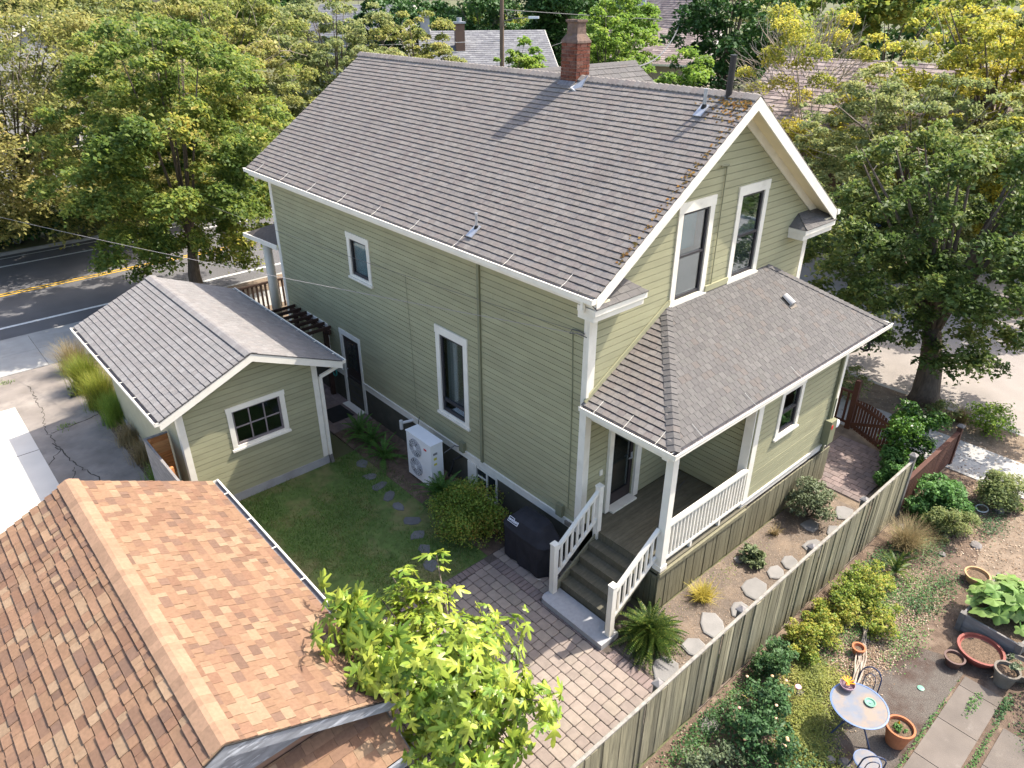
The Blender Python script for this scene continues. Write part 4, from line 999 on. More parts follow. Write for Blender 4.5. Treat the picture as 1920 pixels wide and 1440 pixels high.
# ---- porch post, rails and balusters
post = build(MB().box(.17, .33, -2.0, -1.84, 1.066, EZ-.42).box(.15, .35, -2.02, -1.82, 1.067, 1.18), 'porch_post', M['white'], H)
rl = build(MB().box(.335, 3.06, -1.97, -1.87, 2.06, 2.115).box(.335, 3.06, -1.945, -1.895, 2.01, 2.059).box(.335, 3.06, -1.955, -1.885, 1.22, 1.275), 'porch_rail', M['white'], H)
x = .42
while x < 3.03: build(MB().box(x, x+.04, -1.94, -1.90, 1.276, 2.009), 'baluster', M['white'], rl); x += .118
for x in (1.2, 2.2): build(MB().box(x, x+.06, -1.95, -1.89, 1.067, 1.219), 'rail_foot', M['white'], rl)
# ---- stairs down to the patio
NT, RISE, RUN = 5, .185, .262
for i in range(5):
    zt_ = 1.065-i*RISE
    if i > 0:
        x1 = .2-(i-1)*RUN; build(MB().box(x1-RUN-.03, x1-.001, -1.74, -.34, zt_-.042, zt_), 'tread', M['deck'], H)
    x1 = .17-i*RUN
    build(MB().box(x1+.002, x1+.024, -1.70, -.36, zt_-RISE+.0, zt_-.043), 'riser', M['deck'], H)
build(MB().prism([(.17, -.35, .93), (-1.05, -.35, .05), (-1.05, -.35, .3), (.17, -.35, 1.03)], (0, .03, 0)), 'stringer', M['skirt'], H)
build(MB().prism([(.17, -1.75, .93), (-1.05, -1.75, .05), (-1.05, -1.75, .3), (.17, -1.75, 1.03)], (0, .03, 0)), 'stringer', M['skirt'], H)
for (yy, topx, topz) in ((-.33, .18, 2.12), (-1.86, .165, 2.05)):
    nw = build(MB().box(-1.14, -1.02, yy-.06, yy+.06, .15, 1.40).box(-1.15, -1.01, yy-.07, yy+.07, 1.401, 1.43), 'newel_post', M['white'], H)
    if yy > -1: build(MB().box(.12, .24, yy-.06, yy+.06, .72, 2.2).box(.11, .25, yy-.07, yy+.07, 2.201, 2.23), 'newel_post', M['white'], H)
    rr = build(MB().beam((-1.03, yy, 1.24), (topx, yy, topz), .075, .07).beam((-1.03, yy, .56), (topx, yy, topz-.70), .05, .065), 'stair_rail', M['white'], H)
    k = 8
    for i in range(1, k):
        t = i/k; x = -1.03+(topx+1.03)*t; z = .56+(topz-.70-.56)*t
        build(MB().box(x-.02, x+.02, yy-.02, yy+.02, z+.03, z+.66), 'baluster', M['white'], rr)
pad = build(MB().prism([(-1.39, -1.95, .15), (-.9, -1.95, .15), (-.9, -.25, .15), (-1.27, -.25, .15), (-1.37, -.30, .15), (-1.39, -.38, .15)], (0, 0, -.2)), 'step_pad', M['pad'], H)

# ---- things fixed to the long wall
build(MB().box(-.065, -.02, 3.14, 3.215, 1.09, 6.24), 'conduit', M['greenpipe'], H)
build(MB().tube([(-.03, .42, 5.45), (-.035, .36, 4.2), (-.03, .34, 3.0), (-.03, .33, 1.35)], .012, 5), 'wall_cable', M['greenpipe'], H)
build(MB().tube([(-.04, 5.96, 5.05), (-.03, 5.93, 4.0), (-.03, 5.9, 3.0), (-.03, 5.89, 1.4)], .006, 4), 'wall_cable', M['greenpipe'], H)
build(MB().box(-.11, -.02, .44, .62, 1.08, 1.38), 'junction_box', M['greenpipe'], H)
build(MB().box(-.09, -.03, .2, .36, .95, 1.06), 'outlet_cover', M['stonepot'], H)
build(MB().box(-.12, -.02, 3.82, 3.98, 1.05, 1.32), 'junction_box', M['greenpipe'], H)
build(MB().tube([(-.06, .1, 5.52), (-.09, .22, 5.56), (-.05, .42, 5.5), (-.08, .45, 5.42), (-.04, .3, 5.46), (-.03, .02, 5.45), (-.06, -.02, 5.3)], .01, 5), 'cable_bracket', M['cable'], H)
build(MB().tube([(0.0, 6.1, .93), (-.2, 6.15, .93), (-.34, 6.2, .93)], .04, 8).tube([(-.34, 6.2, 1.0), (-.34, 6.2, .74)], .05, 8), 'flue_pipe', M['pvc'], H)
build(MB().tube([(-.05, 3.9, 1.15), (-.2, 4.05, 1.2), (-.45, 4.15, 1.05)], .014, 5).tube([(-.05, 5.75, 1.2), (-.4, 5.3, 1.3)], .012, 5), 'cable', M['cable'], H)
build(MB().tube([(0, 4.0, .85), (-.25, 4.05, .8), (-.3, 4.1, .5), (-.35, 4.15, .3)], .03, 6), 'insulated_pipe', M['rubber'], H)
hs = MB()
for k in range(4): hs.tube([(-.09, 10.15+.13*math.cos(a)+k*.012, .9+.2*math.sin(a)) for a in [2*math.pi*i/14 for i in range(15)]], .014, 5, cap=False)
build(hs, 'hose_coil', M['teal'], H)

# ---- chimney
CX, CY, CW, CD = 3.84, 4.32, .215, .245       # half sizes
chm = build(MB().box(CX-CW+.012, CX+CW-.012, CY-CD+.012, CY+CD-.012, 8.9, 10.05), 'chimney', M['mortar'], H)
z = 9.02; c = 0
while z < 10.02:
    off = .11 if c % 2 else 0
    for side in range(4):
        Lh = (CW if side % 2 == 0 else CD)*2; a = -Lh/2-off
        while a < Lh/2-.01:
            a0 = max(a, -Lh/2)+.005; a1 = min(a+.22, Lh/2)-.005
            if a1-a0 > .03:
                pr = rnd.uniform(-.004, .006)
                if side == 0: bx_ = (CX+a0, CX+a1, CY-CD-pr, CY-CD+.03)
                elif side == 2: bx_ = (CX+a0, CX+a1, CY+CD-.03, CY+CD+pr)
                elif side == 1: bx_ = (CX-CW-pr, CX-CW+.03, CY+a0+(.031 if a0 < -Lh/2+.02 else 0), CY+a1-(.031 if a1 > Lh/2-.02 else 0))
                else: bx_ = (CX+CW-.03, CX+CW+pr, CY+a0+(.031 if a0 < -Lh/2+.02 else 0), CY+a1-(.031 if a1 > Lh/2-.02 else 0))
                build(MB().box(bx_[0], bx_[1], bx_[2], bx_[3], z, z+.062), 'brick', M['brick'], chm)
            a += .22
    z += .073; c += 1
def rings(secs):
    mb = MB(); vs = []; fs = []
    for (hw, hd, z) in secs:
        vs += [(CX-hw+rnd.uniform(-.008, .008), CY-hd, z), (CX+hw, CY-hd+rnd.uniform(-.008, .008), z), (CX+hw, CY+hd, z), (CX-hw, CY+hd, z)]
    for i in range(len(secs)-1):
        for j in range(4): fs.append((4*i+j, 4*i+(j+1) % 4, 4*i+4+(j+1) % 4, 4*i+4+j))
    fs.append(tuple(range(4*len(secs)-4, 4*len(secs)))); return mb.add(vs, fs)
build(rings([(CW+.012, CD+.012, 10.04), (CW+.008, CD+.008, 10.08), (.18, .2, 10.16), (.14, .16, 10.22), (.132, .15, 10.42), (.145, .165, 10.44), (.165, .185, 10.46), (.165, .185, 10.50), (.12, .13, 10.50), (.1, .11, 10.4)]), 'chimney_cap', M['stucco'], chm)
build(MB().prism([(CX-.1, CY-CD-.02, 9.26), (CX-.42, CY-CD-.02, 9.16), (CX-.42, CY-CD-.3, 9.05), (CX-.1, CY-CD-.26, 9.42)], (0, 0, -.03)), 'flashing', M['metal'], chm)
build(MB().prism([(CX-CW-.02, CY-CD, zr(CX-CW)+.04), (CX-CW-.02, CY+CD, zr(CX-CW)+.04), (CX-CW-.12, CY+CD, zr(CX-CW-.12)+.035), (CX-CW-.12, CY-CD, zr(CX-CW-.12)+.035)], (0, 0, -.03)), 'flashing', M['gutterin'], chm)
# ---- roof vents
def ventpipe(x, y, h, r, m, fl=True, name='vent_pipe', z=None):
    z = zr(x) if z is None else z
    v = build(MB().tube([(x, y, z-.1), (x, y, z+h)], r, 10), name, m, H, smooth=False)
    build(MB().tube([(x, y, z+h-.01), (x, y, z+h+.004)], r*1.12, 10), 'pipe_rim', m, v)
    if fl:
        F = frame((x, y, z+.045), (0, -1, 0), (1, 0, SL))
        build(MB().fbox(F, -.09, .09, -.26, .06, -.02, .006), 'flashing', M['metal'], v)
        build(MB().lathe([(r*2.1, 0), (r*1.15, .09)], (x, y, z+.0), 10), 'boot', M['rubber'], v)
    return v
ventpipe(3.39, .46, .36, .035, M['metal']); ventpipe(3.72, .17, .72, .06, M['darkmetal'], fl=False, name='flue'); ventpipe(-.0, 3.25, .34, .03, M['metal'])
# low dome vent on the porch roof
Fv = frame((5.6, -.85, 4.95), (1, 0, 0), (0, -EY, TZ-EZ))
vt = MB(); n = 8
for i in range(n):
    a0, a1 = math.pi*i/n, math.pi*(i+1)/n
    vt.add([Fv @ Vector((-.11*math.cos(a0), -.14, .11*math.sin(a0)+.01)), Fv @ Vector((-.11*math.cos(a1), -.14, .11*math.sin(a1)+.01)), Fv @ Vector((-.11*math.cos(a1), .14, .09*math.sin(a1)+.01)), Fv @ Vector((-.11*math.cos(a0), .14, .09*math.sin(a0)+.01))], [(3, 2, 1, 0)])
for bb in (-.14, .14): vt.add([Fv @ Vector((-.11*math.cos(math.pi*i/n), bb, (.11 if bb < 0 else .09)*math.sin(math.pi*i/n)+.01)) for i in range(n+1)], [tuple(range(n+1))])
rv_ = build(vt, 'roof_vent', mat('dull_grey_vent', (.34, .335, .33)), H)
build(MB().fbox(Fv, -.13, .13, -.22, .16, -.01, .016), 'flashing', M['stonepot'], rv_)
build(MB().fbox(Fv, -.113, -.09, -.12, .12, .012, .05), 'vent_mouth', M['black'], rv_)
# moss and debris on the roof near the back gable
mp = []; nn = []
rngm = np.random.default_rng(3)
for _ in range(330):
    if rngm.random() < .62: yy = -.42+abs(rngm.normal(0, .4)); xx = 3.75-abs(rngm.normal(0, .28))
    else: yy = -.40+abs(rngm.normal(0, .10)); xx = rngm.uniform(0.2, 3.7)
    mp.append((xx, yy, zr(xx)+.028))
Vm, Qm = leaf_quads(np.array(mp), np.tile([-SL, 0, 1.0], (len(mp), 1))+rngm.normal(0, .2, (len(mp), 3)), .055, rngm, aspect=.9)
mo = link('moss', np_mesh('moss', Vm, Qm, M['moss']), roof); mo['kind'] = 'stuff'

# ---- front porch at the far end: small hip roof, column
fpr = build(MB().add([(-.05, LH+.02, 4.12), (-.05, 15.4, 3.98), (4, 15.4, 3.98), (4, LH+.02, 5.0), (1.2, LH+.02, 4.95)], [(0, 1, 4), (1, 2, 3, 4), (0, 4, 3, 2, 1)]), 'front_porch_roof', M['shingle'], H)
for t in shingle_tabs(frame((-.05, LH+.05, 4.1), (0, 1, -.06), (1.25, .0, .84)), [(0, 0), (2.3, 0), (0, 1.45)], .16, .3, .018, .006): pass
build(MB().beam((-.08, LH, 4.05), (-.08, 15.45, 3.92), .05, .14).beam((-.08, 15.42, 3.92), (4, 15.42, 3.92), .05, .14), 'fascia', M['white'], H)
build(MB().tube([(.5, 15.1, .6), (.5, 15.1, 3.9)], [.17, .145], 14), 'porch_column', M['white'], H, smooth=True)
build(MB().box(.1, 4, 13, 15.4, .3, .6), 'front_porch_floor', M['deck'], H)
fr_ = build(MB().box(-.1, .0, 13.1, 17.4, 1.35, 1.42).box(-.1, 4, 17.3, 17.4, 1.35, 1.42), 'front_rail', M['frontrail'], H)
for i in range(24): build(MB().box(-.07, -.03, 13.15+i*.17, 13.22+i*.17, .3, 1.349), 'baluster', M['frontrail'], fr_)
for i in range(22): build(MB().box(.05+i*.17, .12+i*.17, 17.32, 17.36, .3, 1.349), 'baluster', M['frontrail'], fr_)

# ================================================================== GARAGE
G = thing('garage', 'small olive green garage with grey shingle roof and six pane window', 'garage', (-3.78, 10.2, 0))
GX0, GX1, GY0, GY1, GZE, GZR = -5.52, -2.12, 7.1, 12.9, 3.02, 3.94
gm = (GX0+GX1)/2
GE0, GE1, GF0, GF1 = -5.97, -1.58, 6.68, 13.3
gxm = (GE0+GE1)/2
gs_ = (GZR-GZE)/(gxm-GE0)
build(MB().box(GX0-.03, GX1+.03, GY0-.04, GY1+.04, -.1, .24), 'foundation', M['conc'], G)
FGG = frame((GX0, GY0, 0), (1, 0, 0), (0, 0, 1)); gw_ = GX1-GX0
def gz(x): return GZE+gs_*(x-GE0 if x <= gxm else GE1-x)
gpoly = [(0, .24), (gw_, .24), (gw_, gz(GX1)-.12), (gxm-GX0, GZR-.12), (0, gz(GX0)-.12)]
gf = build(MB().fbox(FGG, 0, gw_, .24, .28, -.06, -.035), 'wall', M['siding'], G)
GWn = (-4.46-GX0, -3.03-GX0, 1.40, 2.57)
clad(gf, FGG, gpoly, .142, [(GWn[0]+.05, GWn[1]-.05, GWn[2]+.05, GWn[3]-.06)], M['siding'])
window(G, FGG, *GWn, trim=.12, head=.12, sillh=.12, cols=3, rows=2, muntin=mat('pinkish_muntin', (.22, .19, .19)), sash=mat('grey_sash', (.16, .14, .14)), sash_t=.045)
build(MB().box(GX0-.0, GX0+.03, GY0+.05, GY1, .24, gz(GX0)-.1), 'wall', M['cream'] if False else mat('plain_side_wall', (.36, .34, .235), var=.07), G)
build(MB().box(GX1-.03, GX1, GY0+.05, GY1, .24, gz(GX1)-.1).box(GX0+.031, GX1-.031, GY1-.05, GY1, .24, 3.2), 'wall', M['siding'], G)
build(MB().box(GX0+.05, GX1-.05, GY0+.1, GY1-.1, .25, .3), 'garage_floor', M['room'], G)
for x, s in ((GX0, 1), (GX1, -1)):
    build(MB().box(min(x-s*.02, x+s*.12), max(x-s*.02, x+s*.12), GY0-.032, GY0-.0, .26, gz(x)-.05).box(min(x-s*.021, x), max(x-s*.021, x), GY0+.0005, GY0+.13, .26, gz(x)-.08), 'corner_board', M['white'], G)
groof = build(MB().prism([(GE0, GF0-.01, GZE-.012), (gxm, GF0-.01, GZR-.012), (gxm, GF1, GZR-.012), (GE0, GF1, GZE-.012)], (0, 0, -.012)).prism([(gxm+.001, GF0-.01, GZR-.012), (GE1, GF0-.01, GZE-.012), (GE1, GF1, GZE-.012), (gxm+.001, GF1, GZR-.012)], (0, 0, -.012)), 'roof', M['under'], G)
gl = math.hypot(gxm-GE0, GZR-GZE)
gt = [t+(M['gshingle'], groof) for t in shingle_tabs(frame((GE0, GF1, GZE-.008), (0, -1, 0), (gxm-GE0, 0, GZR-GZE)), rect(0, GF1-GF0, 0, gl-.02), .148, .17, .02, .007, seed=21, slot=.014)]
gt += [t+(M['gshingle'], groof) for t in shingle_tabs(frame((GE1, GF0, GZE-.008), (0, 1, 0), (gxm-GE1, 0, GZR-GZE)), rect(0, GF1-GF0, 0, gl-.02), .148, .17, .008, .006, seed=22)]
place_tabs(gt, 300, G)
def ridgecaps(parent, xc, y0, y1, z, s, m, d=.15, step=.14, th=.02):
    y = y0
    while y < y1:
        e = min(y+step*1.2, y1)
        vs = [(xc-d, y, z-s*d+.012), (xc-.03, y, z-.002), (xc+.03, y, z-.002), (xc+d, y, z-s*d+.012), (xc-d, e, z-s*d+.012+th), (xc-.03, e, z-.002+th), (xc+.03, e, z-.002+th), (xc+d, e, z-s*d+.012+th)]
        vs += [(v[0], v[1], v[2]-.03) for v in vs]
        build(MB().add(vs, [(0, 1, 5, 4), (1, 2, 6, 5), (2, 3, 7, 6), (4, 5, 13, 12), (5, 6, 14, 13), (6, 7, 15, 14), (0, 4, 12, 8), (3, 11, 15, 7), (0, 8, 9, 1), (1, 9, 10, 2), (2, 10, 11, 3)]), 'ridge_cap', m, parent); y += step
ridgecaps(groof, gxm, GF0, GF1, GZR+.008, gs_, M['gshingle'])
for (yy, s) in ((GF0, -1), (GF1, 1)):
    for (xa, xb) in ((GE0, gxm), (GE1, gxm)):
        za, zb = gz(xa)-.025, gz(xb)-.025
        p0, p1 = Vector((xa, yy, za)), Vector((xb, yy, zb)); off = Vector((0, 0, -.19))
        build(MB().prism([p0, p1, p1+off, p0+off], (0, -s*.035, 0)), 'bargeboard', M['white'], G)
        q0, q1 = Vector((xa, yy-s*.04, za-.1)), Vector((xb, yy-s*.04, zb-.1))
        build(MB().prism([q0, q1, q1+Vector((0, -s*.38, 0)), q0+Vector((0, -s*.38, 0))], (0, 0, -.02)), 'soffit', M['white'], G)
gutter(G, (GE0, GF1, GZE-.005), (GE0, GF0, GZE-.005), (-1, 0, 0), straps=0, w=.10)
gutter(G, (GE1, GF0, GZE-.005), (GE1, GF1, GZE-.005), (1, 0, 0), straps=0, w=.10)
for i in range(7):
    yy = GF0+.5+i*.95
    build(MB().box(GE0-.10, GE0+.01, yy-.012, yy+.012, GZE-.004, GZE+.003), 'gutter_strap', M['white'], G)
    build(MB().box(GE1-.01, GE1+.10, yy-.012, yy+.012, GZE-.004, GZE+.003), 'gutter_strap', M['white'], G)
build(MB().box(GE0+.0, GE0+.025, GF0+.04, GF1-.04, GZE-.17, GZE-.03).box(GE1-.025, GE1, GF0+.04, GF1-.04, GZE-.17, GZE-.03), 'fascia', M['white'], G)
downspout(G, [(GE1+.04, GF0+.15, 2.93), (GE1+.03, GF0+.15, 2.85), (GX1+.06, GY0-.08, 2.6), (GX1+.055, GY0-.075, .35), (GX1+.055, GY0-.075, .3)], .08)
build(MB().beam((GX1+.055, GY0-.075, .3), (GX1+.08, GY0-.1, .05), .085, .07, (0, 1, 0)), 'drain_boot', M['greypost'], G)

# ================================================================== BROWN SHED IN FRONT
S = thing('brown_roof_shed', 'shed in the near corner with a tan and brown patchwork shingle roof', 'shed', (-8.06, 1.2, 0))
BE0, BE1, BRX, BZE, BZR, BY0, BY1 = -10.36, -5.79, -8.06, 2.6, 3.71, -2.08, 4.49
bs_ = (BZR-BZE)/(BE1-BRX)
bro = build(MB().prism([(BE0, BY0-.015, BZE-.012), (BRX, BY0-.015, BZR-.012), (BRX, BY1, BZR-.012), (BE0, BY1, BZE-.012)], (0, 0, -.017)).prism([(BRX+.001, BY0-.015, BZR-.012), (BE1, BY0-.015, BZE-.012), (BE1, BY1, BZE-.012), (BRX+.001, BY1, BZR-.012)], (0, 0, -.017)), 'roof', M['under'], S)
bl = math.hypot(BE1-BRX, BZR-BZE)
bt = [t+(M['brown'], bro) for t in shingle_tabs(frame((BE1, BY0, BZE-.008), (0, 1, 0), (BRX-BE1, 0, BZR-BZE)), rect(0, BY1-BY0, 0, bl-.02), .142, .20, .014, .006, laminate=True, seed=31)]
bt += [t+(M['brown'], bro) for t in shingle_tabs(frame((BE0, BY1, BZE-.008), (0, -1, 0), (BRX-BE0, 0, BZR-BZE)), rect(0, BY1-BY0, 0, bl-.02), .142, .21, .03, .006, laminate=True, seed=32, slot=.012)]
place_tabs(bt, 300, S)
ridgecaps(bro, BRX, BY0, BY1, BZR+.012, bs_, mat('brown_ridge_cap', (.28, .175, .112), var=.14, scale=20, isl=.13, rough=.95, bump=.4, bscale=200), d=.17, step=.15, th=.022)
for (xa, xb) in ((BE0, BRX), (BE1, BRX)):
    for yy, s in ((BY0, -1), (BY1, 1)):
        za, zb = (BZE if xa != BRX else BZR)-.03, BZR-.03
        p0, p1 = Vector((xa, yy, za)), Vector((xb, yy, zb)); off = Vector((0, 0, -.2))
        build(MB().prism([p0, p1, p1+off, p0+off], (0, -s*.04, 0)), 'bargeboard', M['peel'], S)
        q0, q1 = Vector((xa, yy-s*.045, za-.1)), Vector((xb, yy-s*.045, zb-.1))
        build(MB().prism([q0, q1, q1+Vector((0, -s*.36, 0)), q0+Vector((0, -s*.36, 0))], (0, 0, -.02)), 'soffit', M['peel'], S)
gutter(S, (BE1, BY0+.02, BZE-.005), (BE1, BY1, BZE-.005), (1, 0, 0), w=.11, d=.09)
for i in range(6):
    yy = BY0+.9+i*1.02; build(MB().box(BE1-.01, BE1+.105, yy-.012, yy+.012, BZE-.004, BZE+.003), 'gutter_strap', M['white'], S)
build(MB().box(BE0+.4, BE1-.4, BY0+.4, BY1-.35, 0, 2.55), 'wall', mat('shed_wall', (.2, .12, .085), var=.15), S)
build(MB().prism([(BE0+.4, BY0+.41, 2.55), (BE1-.4, BY0+.41, 2.55), (BRX, BY0+.41, BZR-.16)], (0, -.03, 0)), 'gable_wall', M['peel'], S)
pent = build(MB().prism([(BE0+.1, BY0-.40, 2.06), (-6.02, BY0-.40, 2.06), (-6.02, BY0+.4, 2.42), (BE0+.1, BY0+.4, 2.42)], (0, 0, -.08)), 'pent_roof', M['under'], S)
for t in shingle_tabs(frame((BE0+.1, BY0-.42, 2.07), (1, 0, 0), (0, .8, .36)), rect(0, -6.0-BE0-.1, 0, .88), .142, .2, .012, .003, laminate=True, seed=33): build(MB().add(t[1], t[2]), 'shingle', M['brown'], pent)
build(MB().box(BE0+.1, -6.06, BY0-.46, BY0-.425, 1.88, 2.06), 'fascia', M['peel'], S)
build(MB().box(-6.05, -5.98, BY0-.47, BY0-.40, 1.84, 2.07).prism([(-6.0, BY0-.40, 2.05), (-6.0, BY0+.4, 2.41), (-6.0, BY0+.4, 2.25), (-6.0, BY0-.40, 1.9)], (.03, 0, 0)), 'fascia_end', M['greypost'], S)

# ================================================================== FENCES AND GATE
def cappost(parent, x, y, h, w=.10, m=M['greypost'], capm=M['greywood']):
    p_ = build(MB().box(x-w/2, x+w/2, y-w/2, y+w/2, 0, h), 'fence_post', m, parent)
    build(MB().add([(x-w*.72, y-w*.72, h), (x+w*.72, y-w*.72, h), (x+w*.72, y+w*.72, h), (x-w*.72, y+w*.72, h), (x-w*.72, y-w*.72, h+.025), (x+w*.72, y-w*.72, h+.025), (x+w*.72, y+w*.72, h+.025), (x-w*.72, y+w*.72, h+.025), (x, y, h+.09)],
                   [(0, 3, 2, 1), (0, 1, 5, 4), (1, 2, 6, 5), (2, 3, 7, 6), (3, 0, 4, 7), (4, 5, 8), (5, 6, 8), (6, 7, 8), (7, 4, 8)]), 'post_cap', capm, p_)
FN = thing('board_fence', 'long olive green vertical board fence dividing the two gardens', 'fence', (1, -3.92, 0))
x = -6.2
while x < 6.9:
    w = rnd.choice((.13, .14, .14, .145, .12, .10)); o = rnd.uniform(-.013, .013); tl = rnd.uniform(-.012, .012)
    zb = rnd.uniform(.03, .07); zt_ = 1.575+rnd.uniform(-.008, .012)
    build(MB().add([(x, -3.945+o, zb), (x+w-.006, -3.945+o+tl, zb), (x+w-.006, -3.925+o+tl, zb), (x, -3.925+o, zb), (x+tl, -3.945+o, zt_), (x+w-.006+tl, -3.945+o+tl, zt_), (x+w-.006+tl, -3.925+o+tl, zt_), (x+tl, -3.925+o, zt_)],
               [(0, 3, 2, 1), (4, 5, 6, 7), (0, 1, 5, 4), (1, 2, 6, 5), (2, 3, 7, 6), (3, 0, 4, 7)]), 'fence_board', M['fence'], FN); x += w
build(MB().box(-6.2, 6.93, -3.948, -3.898, 1.588, 1.618), 'top_rail', M['fencetop'], FN)
build(MB().box(-6.2, 6.9, -3.912, -3.872, 1.48, 1.57).box(-6.2, 6.9, -3.912, -3.872, .28, .37), 'fence_rail', M['fence'], FN)
for x in (-4.65, -2.29, 0.03, 2.47, 4.7, 6.92): cappost(FN, x, -3.83 if x < 6.9 else -3.90, 1.56 if x < 6.9 else 1.72, .11)
RF = thing('picket_fence', 'low red brown picket fence running on from the olive fence to the sidewalk', 'fence', (8.6, -3.9, 0))
x = 7.05
while x < 10.15:
    build(MB().box(x, x+.105, -3.925, -3.905, .06, .98+rnd.uniform(-.01, .01)), 'picket', M['redfence'], RF); x += .12
build(MB().box(7.0, 10.2, -3.904, -3.865, .8, .88).box(7.0, 10.2, -3.904, -3.865, .2, .28).box(7.0, 10.25, -3.95, -3.85, .985, 1.02), 'fence_rail', M['redfence'], RF)
cappost(RF, 10.2, -3.9, 1.15, .12, M['redfence'], M['greypost'])
CF = thing('cedar_screen', 'short orange cedar plank screen with a grey outer panel beside the garage', 'fence', (-5.9, 7.4, 0))
for i in range(12):
    build(MB().box(-6.0, -5.56, 8.05, 8.075, .08+i*.155, .08+i*.155+.148), 'plank', M['cedar'], CF)
for i in range(12):
    build(MB().box(-6.075, -6.05, 5.2, 8.1, .08+i*.155, .08+i*.155+.15), 'plank', M['greywood'], CF)
build(MB().box(-6.08, -5.55, 8.03, 8.11, 1.945, 1.965).box(-6.085, -6.03, 5.2, 8.03, 1.945, 1.965), 'cap_rail', M['greywood'], CF)
build(MB().box(-6.045, -5.955, 7.95, 8.045, 0, 1.94).box(-6.045, -5.955, 6.5, 6.59, 0, 1.94), 'screen_post', M['cedar'], CF)
GT = thing('garden_gate', 'red brown wooden gate with slots and a diagonal brace closing the brick path', 'gate', (9.6, -1.95, 0))
def gp(t): return (9.88-.62*t, -1.32-1.25*t)
for i in range(12):
    t0, t1 = .03+i*.078, .03+i*.078+.06; a = gp(t0); b = gp(t1); h = .98+.12*math.sin(math.pi*(t0))
    build(MB().prism([(a[0], a[1], h), (b[0], b[1], h), (b[0]+.02, b[1]-.0, h), (a[0]+.02, a[1], h)], (0, 0, -(h-.08))), 'gate_slat', M['redfence'], GT)
for (z0, z1) in ((.14, .24), (.86, .96)): a, b = gp(.02), gp(.98); build(MB().beam((a[0]-.02, a[1], (z0+z1)/2), (b[0]-.02, b[1], (z0+z1)/2), .03, z1-z0), 'gate_rail', M['redfence'], GT)
a, b = gp(.04), gp(.96); build(MB().beam((a[0]-.025, a[1], .22), (b[0]-.025, b[1], .88), .03, .09), 'brace', M['redfence'], GT)
a, b = gp(-.05), gp(1.05)
build(MB().box(a[0]-.07, a[0]+.07, a[1]-.07, a[1]+.07, 0, 1.55).box(b[0]-.06, b[0]+.06, b[1]-.06, b[1]+.06, 0, 1.2), 'gate_post', M['redfence'], GT)
SF = thing('slat_railing', 'open red brown railing behind the gate along the sidewalk', 'fence', (9.92, 3, 0))
for i in range(30): build(MB().box(9.9, 9.94, -1.1+i*.22, -1.04+i*.22, .2, 1.1), 'picket', M['redfence'], SF)
build(MB().box(9.88, 9.96, -1.2, 5.6, 1.101, 1.16).box(9.895, 9.945, -1.2, 5.6, .14, .199), 'fence_rail', M['redfence'], SF)

# pergola at the far end of the long wall
PG = thing('pergola', 'small dark brown pergola over the side path against the far wall', 'pergola', (-.6, 11.2, 0))
for (px_, py_) in ((-1.1, 10.3), (-.15, 10.3), (-1.1, 12.2), (-.15, 12.2)): build(MB().box(px_-.06, px_+.06, py_-.06, py_+.06, 0, 2.15), 'pergola_post', M['pergwood'], PG)
build(MB().box(-1.14, -1.06, 10.0, 12.5, 2.151, 2.28).box(-.19, -.11, 10.0, 12.5, 2.151, 2.28), 'beam', M['pergwood'], PG)
for i in range(7): build(MB().box(-1.35, -.05, 10.1+i*.37, 10.15+i*.37, 2.281, 2.37), 'rafter', M['pergwood'], PG)

# ================================================================== THINGS AROUND THE HOUSE
HP = thing('heat_pump', 'white two fan heat pump unit standing against the long wall', 'heat pump', (-.65, 4.7, 0))
build(MB().box(-.83, -.47, 4.18, 5.21, .1, 1.36), 'casing', M['ventwhite'], HP)
build(MB().box(-.845, -.455, 4.165, 5.225, 1.361, 1.39), 'top_panel', M['ventwhite'], HP)
build(MB().box(-.8, -.5, 4.25, 4.33, 0, .099).box(-.8, -.5, 5.05, 5.13, 0, .099), 'foot', M['darkmetal'], HP)
for k, zc in enumerate((1.02, .46)):
    yc = 4.84
    fan = build(MB().tube([(-.832, yc, zc), (-.845, yc, zc)], .255, 28), 'fan_well', M['fangrey'], HP)
    gr = MB()
    for rr_ in (.06, .11, .16, .21, .25): gr.tube([(-.85, yc+rr_*math.cos(a), zc+rr_*math.sin(a)) for a in [2*math.pi*i/24 for i in range(25)]], .004, 4, cap=False)
    for i in range(12): a = 2*math.pi*i/12; gr.tube([(-.851, yc+.04*math.cos(a), zc+.04*math.sin(a)), (-.851, yc+.25*math.cos(a+.3), zc+.25*math.sin(a+.3))], .004, 4, cap=False)
    build(gr, 'fan_grille', M['ventwhite'], fan)
    bl_ = MB()
    for i in range(3):
        a = 2*math.pi*i/3+k; q = []
        for (r_, da) in ((.05, -.2), (.23, -.35), (.23, .35), (.05, .3)): q.append((-.8465, yc+r_*math.cos(a+da), zc+r_*math.sin(a+da)))
        bl_.add(q, [(0, 1, 2, 3)])
    build(bl_, 'fan_blade', M['black'], fan)
    build(MB().tube([(-.85, yc, zc), (-.858, yc, zc)], .05, 12), 'fan_hub', M['ventwhite'], fan)
build(MB().box(-.834, -.8305, 4.36, 4.47, 1.14, 1.19), 'red_mark', M['red'], HP)
build(MB().box(-.75, -.66, 4.176, 4.1795, .93, 1.0).box(-.75, -.66, 4.176, 4.1795, .78, .84), 'sticker', M['yellowprint'], HP)
build(MB().box(-.76, -.64, 4.174, 4.1795, 1.08, 1.14), 'label_plate', M['fangrey'], HP)

